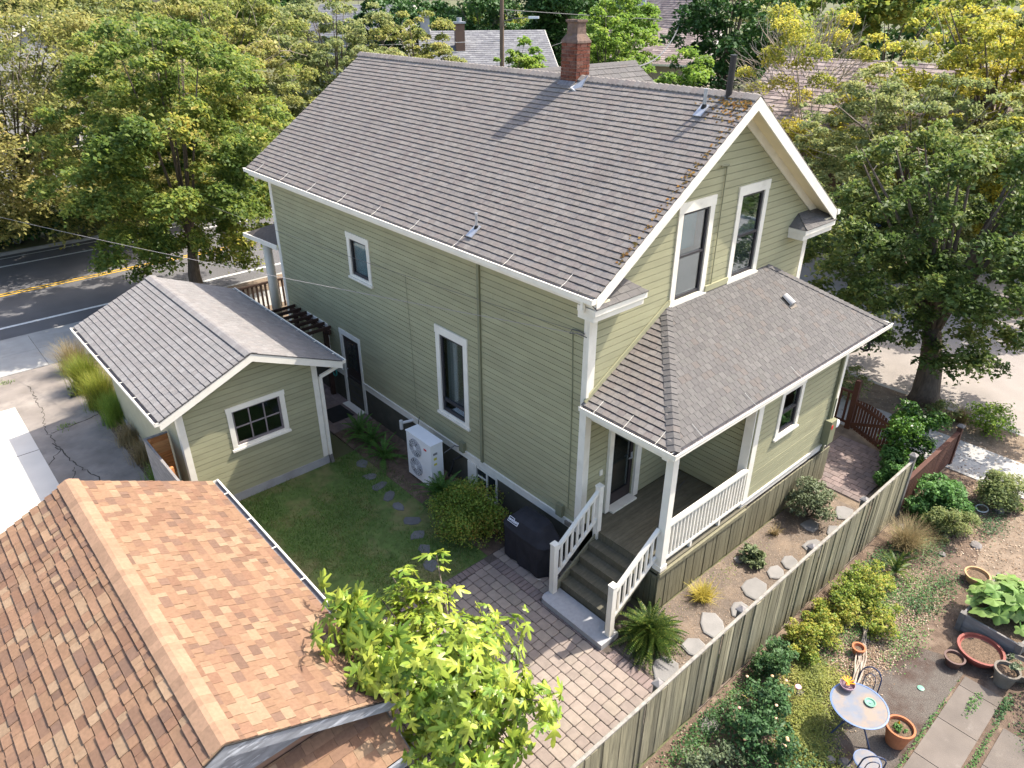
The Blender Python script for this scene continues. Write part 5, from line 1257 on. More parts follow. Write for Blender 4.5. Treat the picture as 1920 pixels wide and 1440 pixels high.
# covered barbecue
BQ = thing('covered_barbecue', 'barbecue under a black fabric cover with a white label on the patio', 'barbecue', (-.66, .78, 0))
def rr(hx, hy, z, n=28, p=5.0, fold=0, sx=0.0, sy=0.0):
    out = []
    for i in range(n):
        a = 2*math.pi*i/n; c_, s_ = math.cos(a), math.sin(a); k = (abs(c_)**p+abs(s_)**p)**(-1/p)
        f = 1+fold*math.sin(i*2.3)+fold*.6*math.sin(i*4.1+1); out.append((-.66+sx+hx*k*c_*f, .78+sy+hy*k*s_*f, z))
    return out
secs = [rr(.33, .66, .05, fold=.05), rr(.33, .66, .35, fold=.045), rr(.33, .67, .70, fold=.015), rr(.335, .68, .84, fold=.006), rr(.30, .58, .93, sx=.02), rr(.25, .44, 1.10, sx=.04), rr(.18, .39, 1.17, sx=.07), rr(.10, .30, 1.19, sx=.08)]
mb = MB(); vs = [p for s_ in secs for p in s_]; fs = []
for i in range(len(secs)-1):
    for j in range(28): fs.append((28*i+j, 28*i+(j+1) % 28, 28*(i+1)+(j+1) % 28, 28*(i+1)+j))
fs.append(tuple(range(28*(len(secs)-1), 28*len(secs)))); mb.add(vs, fs)
build(mb, 'cover', M['bbq'], BQ)
build(MB().tube([(-.97, .3, .03), (-.99, .22, .03), (-.95, .16, .03)], .008, 5).tube([(-.72, .1, .22), (-.5, .1, .25)], .005, 4), 'drawcord', M['white'], BQ)
for (dx, dy) in ((-.25, -.5), (-.25, .5), (.2, -.5), (.2, .5)): build(MB().tube([(-.66+dx-.02, .78+dy, .05), (-.66+dx+.02, .78+dy, .05)], .05, 12), 'caster', M['rubber'], BQ)
FT = frame((-.94, 1.24, .99), (0, -1, 0), (.2, 0, .20))
tg = build(MB().fbox(FT, 0, .30, 0, .115, .0, .012), 'logo_tag', M['logo'], BQ)
build(MB().fbox(FT, .012, .288, .010, .105, .0121, .0135), 'tag_field', M['bbq'], tg)
def text(body, F, size, m, parent, name='lettering'):
    cu = bpy.data.curves.new(name, 'FONT'); cu.body = body; cu.size = size; cu.extrude = .001; cu.offset = .0015
    t = bpy.data.objects.new(name, cu); COL.objects.link(t)
    dg = bpy.context.evaluated_depsgraph_get(); me = bpy.data.meshes.new_from_object(t.evaluated_get(dg)); me.materials.clear(); me.materials.append(m)
    bpy.data.objects.remove(t)
    me.transform(F); return link(name, me, parent)
text('weber', FT @ Matrix.Translation((.022, .030, .0155)), .105, M['logo'], tg)

# door mat
build_mat = MB().box(-1.05, -.35, 8.75, 9.55, .036, .05)
dm = tag(build(build_mat, 'door_mat', M['rubber']), 'black door mat lying in front of the dark side door', 'door mat')
# small blue box on the porch with a cable
bx_ = thing('cable_box', 'small pale blue box hanging by a cable at the porch corner post', 'utility box', (.95, -1.5, 1.066))
build(MB().box(.85, 1.0, -1.58, -1.48, 1.066, 1.3), 'box_body', mat('pale_blue_plastic', (.35, .5, .66)), bx_)
build(MB().tube([(.93, -1.5, 1.3), (.95, -1.35, 1.5), (1.0, -1.3, 1.2), (1.5, -1.0, 1.08), (2.2, -.7, 1.08), (3.0, -.5, 1.08)], .012, 5), 'cord', M['cable'], bx_)

# ---- neighbour's garden furniture
def lathe_thing(name, label, cat, x, y, prof, m, soil=None, soilr=.1, soilz=.2, group=None, sx=1, sy=1, z=0.01, part='pot', n=26):
    T = thing(name, label, cat, (x, y, z), group)
    build(MB().lathe(prof, (x, y, z), n, sx, sy), part, m, T, smooth=False)
    if soil: build(MB().lathe([(soilr, soilz-.02), (soilr, soilz), (soilr*.5, soilz+.012), (.0, soilz+.008)], (x, y, z), 20, sx, sy), 'soil', soil, T)
    return T
def potprof(rb, rtop, h, lip=.02, wall=.022):
    return [(rb, 0), (rtop-.01, h*.8), (rtop-.01, h*.82), (rtop+lip*.4, h*.83), (rtop+lip*.5, h), (rtop-wall, h), (rtop-wall-.01, h*.7), (rb*.8, h*.6)]
P1 = lathe_thing('terracotta_pot', 'large terracotta pot with carrots and greens beside the blue table', 'plant pot', .86, -6.5, potprof(.15, .22, .40), M['terra'], M['potsoil'], .19, .34)
me, _ = crown_mesh('seedling', (.86, -6.52, .39), (.12, .12, .05), 90, .05, M['lf_peren'], 71, 6, .5); link('seedling', me, P1)
build(MB().lathe([(.0, 0), (.028, .02), (.02, .06), (0, .13)], (.9, -6.45, .35), 8), 'carrot_top', M['orange'], P1)
lathe_thing('terracotta_pot', 'small empty terracotta pot among the yellowing bushes', 'plant pot', 2.19, -5.22, potprof(.08, .115, .18), M['terra'], M['potsoil'], .09, .12)
lathe_thing('glazed_pot', 'small dark glazed pot left of the wide red bowl', 'plant pot', 3.27, -6.52, potprof(.12, .17, .20, .025), M['glaze'], M['potsoil'], .14, .15)
lathe_thing('planter_bowl', 'wide shallow red brown planter bowl by the raised bed', 'planter', 3.78, -6.78, [(.24, 0), (.36, .16), (.375, .2), (.40, .21), (.40, .25), (.355, .25), (.34, .2), (.25, .15)], M['redbowl'], M['potsoil'], .33, .19)
lathe_thing('planter_bowl', 'wide grey green planter bowl at the right edge of the photo', 'planter', 3.9, -7.40, [(.18, 0), (.25, .17), (.28, .2), (.28, .24), (.25, .24), (.23, .2), (.17, .14)], M['stonepot'], M['potsoil'], .23, .18)
P5 = lathe_thing('stone_pot', 'tall greige pot with a leafy seedling in front of the planter bowls', 'plant pot', 3.5, -7.28, potprof(.14, .2, .36, .03), M['stonepot'], M['potsoil'], .17, .30)
me, _ = crown_mesh('seedling', (3.56, -7.34, .52), (.16, .16, .14), 70, .08, M['lf_lav'], 72, 6, .5); link('seedling', me, P5)
# round table
TB = thing('garden_table', 'round blue metal garden table with a rust worn top', 'table', (.46, -5.92, 0))
build(MB().lathe([(.0, .70), (.43, .70), (.445, .705), (.455, .715), (.455, .725), (.43, .728), (.425, .722)], (.46, -5.92, 0), 40), 'table_rim', M['bluerim'], TB)
build(MB().lathe([(.0, .7221), (.425, .7221), (.425, .7235), (0, .7235)], (.46, -5.92, 0), 40), 'table_top', M['bluetable'], TB)
for i in range(3):
    a = 2*math.pi*i/3+.4; c_, s_ = math.cos(a), math.sin(a)
    build(MB().tube([(.46+.36*c_, -5.92+.36*s_, .01), (.46+.2*c_, -5.92+.2*s_, .3), (.46+.1*c_, -5.92+.1*s_, .45), (.46+.3*c_, -5.92+.3*s_, .695)], .014, 6), 'leg', M['blueiron'], TB)
build(MB().tube([(.46+.13*math.cos(a), -5.92+.13*math.sin(a), .42) for a in [2*math.pi*i/14 for i in range(15)]], .008, 5), 'brace_ring', M['blueiron'], TB)
BW = lathe_thing('glazed_bowl', 'mauve glazed bowl holding orange peel on the blue table', 'bowl', .62, -5.62, [(.05, 0), (.11, .05), (.125, .10), (.115, .10), (.10, .055), (.05, .03)], M['mauve'], z=.7245, part='bowl')
for i in range(6):
    a = i*1.1; build(MB().beam((.62+.03*math.cos(a), -5.62+.03*math.sin(a), .82), (.62+.13*math.cos(a*.5-1), -5.62+.11*math.sin(a*.5-1), .85+.01*i), .022, .01), 'peel_strip', M['orange'], BW)
lathe_thing('green_saucer', 'small green saucer with a pale centre on the blue table', 'saucer', .62, -6.02, [(.05, 0), (.085, .012), (.09, .03), (.075, .03), (.06, .015), (.02, .012), (.02, .02)], M['greenplate'], z=.7245, part='saucer')
def chair(label, x, y, rot, seat=True):
    T = thing('bistro_chair', label, 'chair', (x, y, .01), 'blue iron bistro chairs at the table'); T.rotation_euler = (0, 0, rot)
    build(MB().lathe([(0, .44), (.185, .44), (.195, .445), (.2, .455), (.19, .462), (0, .462)], n=28), 'seat', M['bluetable'], T, local=True)
    build(MB().tube([(.2*math.cos(a), .2*math.sin(a), .45) for a in [2*math.pi*i/20 for i in range(21)]], .011, 5, cap=False), 'seat_ring', M['bluerim'], T, local=True)
    pts = [(-.17, .12, .0), (-.17, .14, .45), (-.165, .19, .7)]+[(.165*math.cos(math.pi-a), .19+.05*math.sin(a), .7+.2*math.sin(a)) for a in [math.pi*i/12 for i in range(13)]]+[(.165, .19, .7), (.17, .14, .45), (.17, .12, 0)]
    build(MB().tube(pts, .012, 6), 'back_frame', M['blueiron'], T, local=True)
    pts = [(-.09, .17, .46)]+[(.09*math.cos(math.pi-a), .2+.03*math.sin(a), .62+.14*math.sin(a)) for a in [math.pi*i/8 for i in range(9)]]+[(.09, .17, .46)]
    build(MB().tube(pts, .008, 5), 'back_scroll', M['blueiron'], T, local=True)
    for sx in (-1, 1): build(MB().tube([(sx*.13, -.12, .45), (sx*.17, -.19, 0)], .011, 6), 'leg', M['blueiron'], T, local=True)
    return T
chair('blue iron chair behind the table, only its round back showing', .95, -5.82, -1.45)
chair('blue iron chair with a pale round seat in front of the table', -.20, -6.42, 2.2)
# raised bed with squash
RB = thing('raised_bed', 'weathered wooden raised bed overflowing with big squash leaves', 'raised bed', (5.1, -6.9, 0))
def bedboard(a, b, z0, z1, t=.04):
    a = Vector((a[0], a[1], 0)); b = Vector((b[0], b[1], 0)); build(MB().beam(a+Vector((0, 0, (z0+z1)/2)), b+Vector((0, 0, (z0+z1)/2)), t, z1-z0-.004), 'plank', M['greywood'], RB)
c4 = [(4.28, -6.25), (4.22, -7.25), (5.9, -7.45), (5.95, -6.35)]
for i in range(4):
    for z0, z1 in ((.02, .22), (.22, .42)): bedboard(c4[i], c4[(i+1) % 4], z0, z1)
build(MB().prism([(c[0], c[1], .36) for c in reversed(c4)], (0, 0, -.3)), 'soil', M['potsoil'], RB)
for c in c4: build(MB().box(c[0]-.05, c[0]+.05, c[1]-.05, c[1]+.05, 0, .44), 'corner_post', M['greypost'], RB)
def lobed_leaf(R_, m, name, lob=5, depth=.25, fold=.18):
    mb = MB(); vs = [(0, 0, 0)]; n = 26
    for i in range(n+1):
        a = -math.pi*.93+2*math.pi*.93*i/n; r = R_*(1-depth*.5+depth*.5*math.cos(lob*a))*(1-.12*abs(a)/math.pi)
        vs.append((r*math.cos(a), r*math.sin(a), -fold*R_*(r/R_)**2+.06*R_*math.cos(lob*a)))
    return MB().add(vs, [(0, i, i+1) for i in range(1, n+1)]).mesh(name, m)
SQ = thing('squash_plant', 'sprawling squash plant with large pale green leaves in the raised bed', 'vegetable plant', (5.05, -6.85, .37))
sqm = [lobed_leaf(.20, M['lf_squash'], 'leaf', depth=.26), lobed_leaf(.15, M['lf_squash'], 'leaf', depth=.34), lobed_leaf(.24, M['lf_squash'], 'leaf', depth=.3, fold=.3)]
rs = random.Random(4)
for i in range(96):
    o = link('leaf', sqm[i % 3], SQ, local=True); a = rs.uniform(0, 6.28); d = rs.uniform(.05, .95)**.8
    lx, ly = d*.85*math.cos(a), d*.75*math.sin(a); o.location = (lx, ly, .5-.32*d*d+rs.uniform(-.06, .08)); o.rotation_euler = (rs.uniform(-.5, .5), rs.uniform(.0, .7), a+rs.uniform(-.5, .5))
    build(MB().tube([(lx*.2, ly*.2, 0), (lx*.7, ly*.7, .3), (lx, ly, o.location.z-.01)], .011, 4), 'stalk', M['lf_peren'], SQ, local=True)
# hoop basket, oval edging ring, garden rocks
lathe_thing('tan_pot', 'tan clay pot lying half buried behind the squash bed', 'plant pot', 5.95, -6.0, potprof(.17, .24, .2), mat('tan_clay', (.42, .27, .14)), M['potsoil'], .2, .14)
rg = thing('oval_ring', 'pale oval edging ring lying on the soil near the rocks', 'garden edging', (8.73, -5.2, .01))
build(MB().tube([(8.73+.17*math.cos(a), -5.2+.13*math.sin(a), .03) for a in [2*math.pi*i/18 for i in range(19)]], .016, 5), 'ring', M['pvc'], rg)
def rock(x, y, r, label, group='garden rocks', flat=.6, seed=0, m=None):
    rr_ = random.Random(seed); prof = []; mb = MB(); vs = []; fs = []; n = 9
    for i, (k, z) in enumerate(((.85, -.3), (1.0, .1), (.85, .55), (.45, .85))):
        for j in range(n):
            a = 2*math.pi*j/n; q = r*k*(1+rr_.uniform(-.14, .14)); vs.append((x+q*math.cos(a), y+q*math.sin(a)*.85, .01+r*flat*z))
    for i in range(3):
        for j in range(n): fs.append((n*i+j, n*i+(j+1) % n, n*i+n+(j+1) % n, n*i+n+j))
    fs.append(tuple(range(3*n, 4*n))); o = build(mb.add(vs, fs), 'rock', m or M['rock'])
    return tag(o, label, 'rock', group)
rock(8.95, -5.5, .15, 'round grey boulder beside the pale oval ring', seed=1, flat=.9)
rock(9.55, -5.05, .11, 'flat pale lilac rock in front of the grey green shrub', seed=2)
rock(6.95, -5.0, .1, 'pinkish rock half under the feathery green shrub', seed=3)
rock(6.3, -5.2, .09, 'small blue grey rock at the foot of the tall tan grass', seed=4)
rock(7.2, -5.6, .16, 'flat brown rock between the path and the green shrub', seed=5, flat=.35)
rock(6.6, -4.2, .12, 'rounded rock near the end post of the olive fence', seed=6)
rock(-1.2, -4.25, .19, 'pale flat stone at the foot of the olive fence by the roses', seed=7, flat=.3)
rock(.55, -4.95, .10, 'pale lumpy stone in the lime ground cover', seed=8)
rock(-.25, -5.95, .09, 'small round pale stone left of the table shadow', seed=9)
rock(-.15, -6.12, .11, 'square pale block beside the small round stone', seed=10, flat=.8)
lathe_thing('lens_disc', 'small pale green disc lying on the gravel by the walk', 'disc', 2.28, -6.35, [(.05, 0), (.06, .01), (.03, .015)], M['greenplate'], z=.018, part='disc')
tl = thing('glass_ornament', 'small turquoise glass ornament in the bed behind the green perennial', 'ornament', (7.35, -4.55, .01))
build(MB().lathe([(0, 0), (.06, .03), (.05, .08), (.02, .13), (.0, .15)], (7.35, -4.55, .01), 12), 'glass_body', mat('turquoise_glass', (.12, .5, .5), rough=.1), tl)

# ================================================================== NEAR PLANTS
# fig tree
FIG = thing('fig_tree', 'bright lime green fig tree with big lobed leaves beside the brown roof', 'tree', (-4.7, -1.75, 0))
def figleaf(sz, name, droop):
    half = [(0, 0), (.08, -.07), (.26, -.08), (.44, .04), (.36, .14), (.10, .20), (.27, .34), (.50, .58), (.41, .63), (.24, .54), (.07, .44), (.155, .70), (.12, .92), (0, 1.06)]
    vs = []; fs = []
    def P(x, y): return (x*sz, y*sz, sz*(-.22*abs(x)*1.0 - droop*y*y + .05*math.sin(7*y)))
    n = len(half)
    for sg in (1, -1):
        b = len(vs)
        for (x, y) in half: vs.append(P(x*sg, y))
        c = len(vs); mids = [0, 0, .05, .12, .16, .22, .28, .4, .46, .48, .5, .7, .9, 1.04]
        for y in mids: vs.append(P(0, y))
        for i in range(n-1):
            f = (b+i, b+i+1, c+i+1, c+i); fs.append(f if sg < 0 else f[::-1])
    mb = MB().add(vs, fs)
    mb.tube([(0, -.35*sz, .03*sz), (0, -.1*sz, .02*sz), (0, 0, 0)], .01*sz/.25, 4, cap=False)
    return mb.mesh(name, M['lf_fig'])
flm = [figleaf(.22, 'leaf', .3), figleaf(.27, 'leaf', .55), figleaf(.16, 'leaf', .1), figleaf(.24, 'leaf', .8)]
rf = random.Random(21)
trunkb = Vector((-4.7, -1.75, 0))
for k in range(3):
    a = k*2.1+.3; e = trunkb+Vector((.35*math.cos(a), .35*math.sin(a), 1.1))
    build(MB().tube([trunkb+Vector((.05*math.cos(a), .05*math.sin(a), -.05)), trunkb+Vector((.15*math.cos(a), .15*math.sin(a), .55)), e], [.06, .05, .04], 8), 'trunk', M['bark'], FIG, smooth=True)
tips = []
fc = Vector((-4.95, -1.65, 1.7))
for i in range(235):
    d = Vector((rf.gauss(0, 1), rf.gauss(0, 1), rf.gauss(.35, .8))).normalized()
    k = rf.uniform(.45, 1.0)+(.22 if rf.random() < .2 else 0); e = fc + Vector((d.x*1.45*k, d.y*1.75*k, d.z*1.75*k if d.z > 0 else d.z*1.3*k))
    if e.z < .35: e.z = .35+rf.random()*.4
    if e.x < -5.6 and e.z < 2.85 and e.y > -2.3: e.z = 2.9+rf.random()*.35
    tips.append((e, d))
brm = MB(); cand = []
for i, (e, d) in enumerate(tips):
    s = trunkb+Vector((rf.uniform(-.3, .3), rf.uniform(-.3, .3), rf.uniform(.8, 1.3)))
    if i % 3 == 0: build(MB().tube([s, s.lerp(e, .55)+Vector((0, 0, .12)), e], [.028, .018, .009], 6), 'branch', M['bark'], FIG, smooth=True)
    nl = rf.choice((6, 7, 8, 9))
    for j in range(nl):
        az = 2*math.pi*j/nl*1.9+rf.uniform(-.4, .4); tilt = rf.uniform(-.15, 1.0)
        # direction of the blade
        q = d.to_track_quat('Z', 'Y')
        dirv = q @ Vector((math.cos(az)*math.cos(tilt*.6), math.sin(az)*math.cos(tilt*.6), math.sin(tilt*.9)*.6))
        dirv = (dirv+Vector((0, 0, -.15))).normalized()
        nrm = (d*.6+Vector((0, 0, .8))+Vector((rf.gauss(0, .25), rf.gauss(0, .25), 0)))
        yv = dirv; xv = yv.cross(nrm)
        if xv.length < .1: continue
        xv.normalize(); zv = xv.cross(yv)
        p = e+yv*.09+d*rf.uniform(-.22, .05); s = rf.uniform(.75, 1.15)
        Mx = Matrix(((xv.x*s, yv.x*s, zv.x*s, p.x), (xv.y*s, yv.y*s, zv.y*s, p.y), (xv.z*s, yv.z*s, zv.z*s, p.z), (0, 0, 0, 1)))
        cand.append(((p-CAM).length+rf.uniform(0, .6), Mx, flm[rf.randrange(4)]))
cand.sort(key=lambda t: t[0]); rest = MB()
for k, (dd, Mx, me) in enumerate(cand):
    if k < 300:
        o = link('leaf', me, FIG); o.matrix_basis = Mx
    else:
        rest.add([Mx @ v.co for v in me.vertices], [tuple(p.vertices) for p in me.polygons])
build(rest, 'inner_leaves', M['lf_fig'], FIG, kind='stuff')

# ferns
fern('big sword fern beside the stair newel at the corner of the patio', (-.52, -2.42, .012), 300, .84, M['lf_fern'], 1, 'sword ferns', arch=.85)
fern('shade fern by the side door step', (-.75, 7.75, .02), 30, .8, M['lf_ferndk'], 2, 'sword ferns')
fern('shade fern second from the side door', (-.85, 7.0, .02), 34, .85, M['lf_ferndk'], 3, 'sword ferns')
fern('shade fern just left of the heat pump', (-.95, 6.2, .02), 34, .85, M['lf_ferndk'], 4, 'sword ferns')
fern('dark fern at the right foot of the heat pump', (-.9, 3.7, .02), 54, .95, M['lf_ferndk'], 5, 'sword ferns', arch=.75)
fern('dark fern under the basement window', (-.5, 3.2, .02), 44, .9, M['lf_ferndk'], 6, 'sword ferns', arch=.85)
fern('spiky fern leaning against the inner side of the olive fence', (1.75, -3.68, .02), 16, .6, M['lf_fern'], 7, 'sword ferns', arch=1.0)
fern('low fern among the yellowing bushes by the path', (4.9, -4.75, .02), 26, .7, M['lf_fern'], 8, 'sword ferns')
bush('azalea_shrub', 'rounded azalea bush with reddish tips between the ferns and the barbecue', (-.98, 2.42, .02), (.82, .95, .58), 13000, .05, M['lf_azalea'], 51, zc=.45, lumps=60)
grass_clump('golden_grass', 'small golden yellow grass tuft on the gravel below the porch', (1.18, -2.42, .015), 420, .34, .38, M['lf_yelgrass'], 61, width=.014, rad=.07)
bush('heuchera', 'low grey green heuchera clump by the skirting boards', (2.95, -2.5, .015), (.32, .3, .15), 620, .11, M['lf_heuch'], 62, cat='perennial', lumps=16)
bush('lavender', 'grey green lavender bush in the gravel by the room corner', (5.3, -2.5, .012), (.6, .48, .4), 4600, .06, M['lf_lav'], 63, cat='perennial', lumps=30)
grass_clump('strappy_plant', 'thin dark tuft of leaves beside the last flagstones', (4.1, -2.35, .012), 90, .3, .25, M['lf_drygrass'], 64, width=.012, rad=.05, cat='perennial')
# weeds at the fence foot
WD = thing('weed_tuft', 'bright green weed growing between the pavers at the fence', 'weed', (-2.9, -3.7, .02)); blades('blades', (-2.9, -3.7, .03), 40, .35, .2, M['lf_bright'], 5, width=.02, rad=.08, parent=WD)
# grasses along the garage
for i, (x, y, n, h, s, m, w, lab) in enumerate(((-5.68, 17.3, 900, 1.3, .75, 'lf_drygrass', .012, 'tall dark grass clump at the street end of the garage strip'),
        (-5.72, 15.7, 1500, 1.35, .7, 'lf_grassy', .014, 'tall bright yellow green grass clump catching the sun by the garage'),
        (-5.68, 14.3, 1300, 1.3, .65, 'lf_grassy', .014, 'tall green gold grass clump halfway along the garage'),
        (-5.66, 13.0, 900, 1.15, .55, 'lf_bright', .013, 'upright green grass clump in the garage shade'),
        (-5.70, 11.6, 600, .7, .5, 'lf_drygrass', .011, 'low olive grass clump beside the garage wall'),
        (-5.68, 10.4, 600, .75, .5, 'lf_drygrass', .011, 'low shaded grass clump beside the garage wall'),
        (-5.70, 9.2, 450, .6, .4, 'lf_bright', .011, 'last small grass clump near the cedar screen'))):
    grass_clump('tall_grass', lab, (x, y, .012), n, h, s, M[m], 80+i, 'grasses along the garage wall', width=w, rad=.16)
bush('weedy_plant', 'small pale leafy weed at the edge of the driveway', (-6.15, 15.6, .012), (.22, .22, .12), 120, .09, M['lf_lav'], 88, cat='weed', lumps=6)
for i, (x, y) in enumerate(((-6.9, 13.75), (-7.6, 17.9))): 
    t_ = thing('weed_tuft', ('tiny weed growing in the driveway crack', 'tiny weed where the driveway meets the sidewalk')[i], 'weed', (x, y, .01)); blades('blades', (x, y, .01), 60, .08, .1, M['lf_bright'], 90+i, width=.02, rad=.12, parent=t_)
# hedge by the gate, perennials
bush('evergreen_hedge', 'glossy dark hedge with bright tips beside the gate', (9.15, -3.1, 0), (.85, .7, .85), 9000, .09, M['lf_hedge'], 101, zc=.85, lumps=24, cat='hedge')
bush('leafy_perennial', 'tall soft green perennial behind the end of the olive fence', (8.0, -3.35, 0), (.62, .45, .55), 4200, .09, M['lf_peren'], 102, zc=.5, lumps=16, cat='perennial')
bush('leafy_perennial', 'wide soft green perennial spilling in front of the red picket fence', (7.75, -4.5, 0), (.95, .55, .45), 6500, .085, M['lf_peren'], 103, zc=.42, lumps=22, cat='perennial')
bush('small_conifer', 'low feathery green shrub between the perennial and the path', (7.1, -5.05, 0), (.55, .5, .34), 6500, .045, M['lf_silver'], 104, zc=.3, lumps=18)
bush('grey_shrub', 'grey green shrub at the edge of the side street sidewalk', (9.3, -5.4, 0), (.68, .64, .42), 6500, .065, M['lf_silver'], 105, zc=.38, lumps=20)
grass_clump('tan_grass', 'arching tan grass clump at the outer side of the olive fence', (5.9, -4.55, .01), 900, .75, .7, M['lf_drygrass'], 106, width=.009, rad=.1)
# yellowing bushes along the fence, roses, ground cover
for i, (x, y, rx, ry, rz, n, m, lf, lab) in enumerate((
        (1.75, -4.5, .75, .5, .34, 3600, 'lf_rasp', .055, 'yellow green berry bush close to the fence above the small pot'),
        (2.75, -4.45, .6, .45, .36, 2800, 'lf_rasp', .055, 'yellowing berry bush in the middle of the fence bed'),
        (3.75, -4.65, .75, .5, .38, 3800, 'lf_rasp', .055, 'green and yellow berry bush nearest the low fern'),
        (3.1, -5.2, .6, .4, .26, 1500, 'lf_rasp', .06, 'sparse yellow berry bush over the woody vine'),
        (.55, -4.35, .45, .35, .40, 1500, 'lf_rose', .065, 'dark green rose bush touching the fence by the dead vine'),
        (-.35, -4.75, .5, .45, .48, 2100, 'lf_rose', .065, 'dark green rose bush with peach blooms in the middle bed'),
        (-1.05, -5.05, .55, .5, .50, 2300, 'lf_rose', .065, 'rose bush with faded blooms at the bottom of the garden'),
        (-2.0, -4.75, .6, .45, .3, 1500, 'lf_lav', .06, 'silvery low shrub at the near end of the fence'),
        (-1.7, -5.9, .7, .6, .35, 1700, 'lf_rose', .07, 'leafy green shrub at the very bottom edge of the photo'))):
    b_ = bush('berry_bush' if m == 'lf_rasp' else 'garden_shrub', lab, (x, y, .01), (rx, ry, rz), n, lf, M[m], 120+i, zc=rz*.8, lumps=46, lumpr=.27)
    if m == 'lf_rose' and i > 4:
        r = random.Random(i); 
        for k in range(7):
            a = r.uniform(0, 6.28); build(MB().lathe([(0, 0), (.02, .008), (.026, .022), (.012, .032), (0, .033)], (x+rx*.85*math.cos(a)*r.random(), y+ry*.85*math.sin(a), rz*1.25+r.uniform(-.2, .2)), 8), 'flower', M['flower'], b_)
pf_ = thing('pink_flower', 'single pink flower above the lime ground cover', 'flower', (.4, -4.95, .01)); build(MB().tube([(.4, -4.95, .01), (.4, -4.95, .28)], .006, 4), 'stem', M['lf_rose'], pf_); build(MB().lathe([(0, 0), (.05, .02), (.055, .04), (0, .05)], (.4, -4.95, .28), 9), 'flower_head', M['pink'], pf_)
rngc = np.random.default_rng(17)
def cover(name, spots, m, seed, leaf=.05, hmax=.12):
    rg_ = np.random.default_rng(seed); PP = []; NN = []
    for (x, y, rx, ry, n) in spots:
        d = rg_.normal(size=(n, 2))*.45; d = d[(d**2).sum(1) < 1.3]
        z = .02+hmax*rg_.random(len(d))*np.maximum(0.15, 1-(d**2).sum(1))
        PP.append(np.stack([x+d[:, 0]*rx, y+d[:, 1]*ry, z], 1)); NN.append(rand_dirs(len(d), rg_)*.6+np.array([0, 0, 1.0]))
    V, Q = leaf_quads(np.concatenate(PP), np.concatenate(NN), leaf, rg_)
    return tag(link(name, np_mesh(name, V, Q, m)), kind='stuff')
cover('ground_cover', [(.95, -4.95, .7, .5, 6000), (.2, -5.3, .7, .55, 6000), (-.45, -5.6, .6, .5, 4000), (.05, -4.55, .5, .4, 900), (-.6, -6.2, .7, .5, 1400), (1.3, -5.35, .4, .3, 500)], M['lf_cover'], 1, .032, .12)
cover('low_weeds', [(2.2, -4.3, 2.2, .3, 500), (4.6, -5.3, 1.2, .6, 900), (3.1, -5.7, .9, .4, 700), (6.6, -4.6, .8, .5, 500), (-1.6, -4.4, 1.2, .4, 900), (2.6, -4.75, 1.9, .6, 2600), (4.2, -4.9, 1.0, .5, 900), (-.2, -4.2, 2.2, .2, 700), (2.6, -7.1, .5, .12, 260), (1.4, -7.52, 1.5, .06, 420), (1.4, -6.74, 1.4, .05, 240), (4.6, -7.9, 1.1, .5, 900), (2.6, -8.2, .7, .5, 700), (8.6, -5.0, .6, .3, 240)], M['lf_peren'], 2, .035, .08)
cover('shade_weeds', [(.9, -4.25, 1.0, .25, 800), (-1.2, -4.25, 1.6, .25, 900), (4.9, -4.4, 1.2, .3, 900), (6.2, -4.9, 1.0, .5, 900), (5.2, -5.6, .9, .4, 500), (-.9, -5.6, 1.0, .7, 1500), (4.4, -5.5, .6, .4, 500), (3.6, -8.2, 1.4, .6, 1200), (2.9, -7.5, .5, .1, 200), (8.2, -5.6, .9, .35, 500)], M['lf_rose'], 8, .045, .16)
cover('path_weeds', [(.2, -3.6, 1.2, .25, 160), (-.9, -2.8, .3, .5, 120), (2.2, -2.3, 2.0, .25, 160), (5.5, -3.4, .8, .3, 200), (3.3, -3.55, 1.2, .2, 200)], M['lf_bright'], 3, .035, .04)
litter('leaf_litter', -4, 6.2, -6.0, -4.0, 3600, .034, M['litter'], 1, z=.016)
litter('leaf_litter', 1.4, 5.2, -5.8, -4.7, 4600, .036, M['litter'], 2, z=.02)
litter('gravel_litter', -1.1, 6.4, -3.9, -2.05, 4200, .026, M['litter'], 3, z=.02)
litter('wall_litter', -5.9, -5.5, 8, 18, 1600, .05, M['litter'], 4, z=.02)
litter('verge_litter', 10, 13.1, -8, 6, 3200, .06, M['litter'], 5, z=.005)
litter('yard_litter', 6.5, 9.9, -7.4, -4.2, 2600, .045, M['litter'], 6, z=.018)
litter('yard_litter', 6.4, 9.8, -1.3, 3, 900, .05, M['litter'], 7, z=.01)
# woody vine lying through the bed
VN = thing('woody_vine', 'pale gnarled woody vine lying across the leaf litter above the table', 'vine', (1.9, -5.6, .02))
rv = random.Random(5)
for k in range(7):
    pts = []; o = rv.uniform(-.1, .1)
    for i in range(9):
        t = i/8; pts.append((1.15+1.9*t+rv.uniform(-.05, .05), -5.62+.62*t+o*math.sin(4*t)+rv.uniform(-.03, .03), .06+.08*rv.random()))
    build(MB().tube(pts, [.016*(1-.4*i/8) for i in range(9)], 5), 'vine_stem', M['twig'], VN)
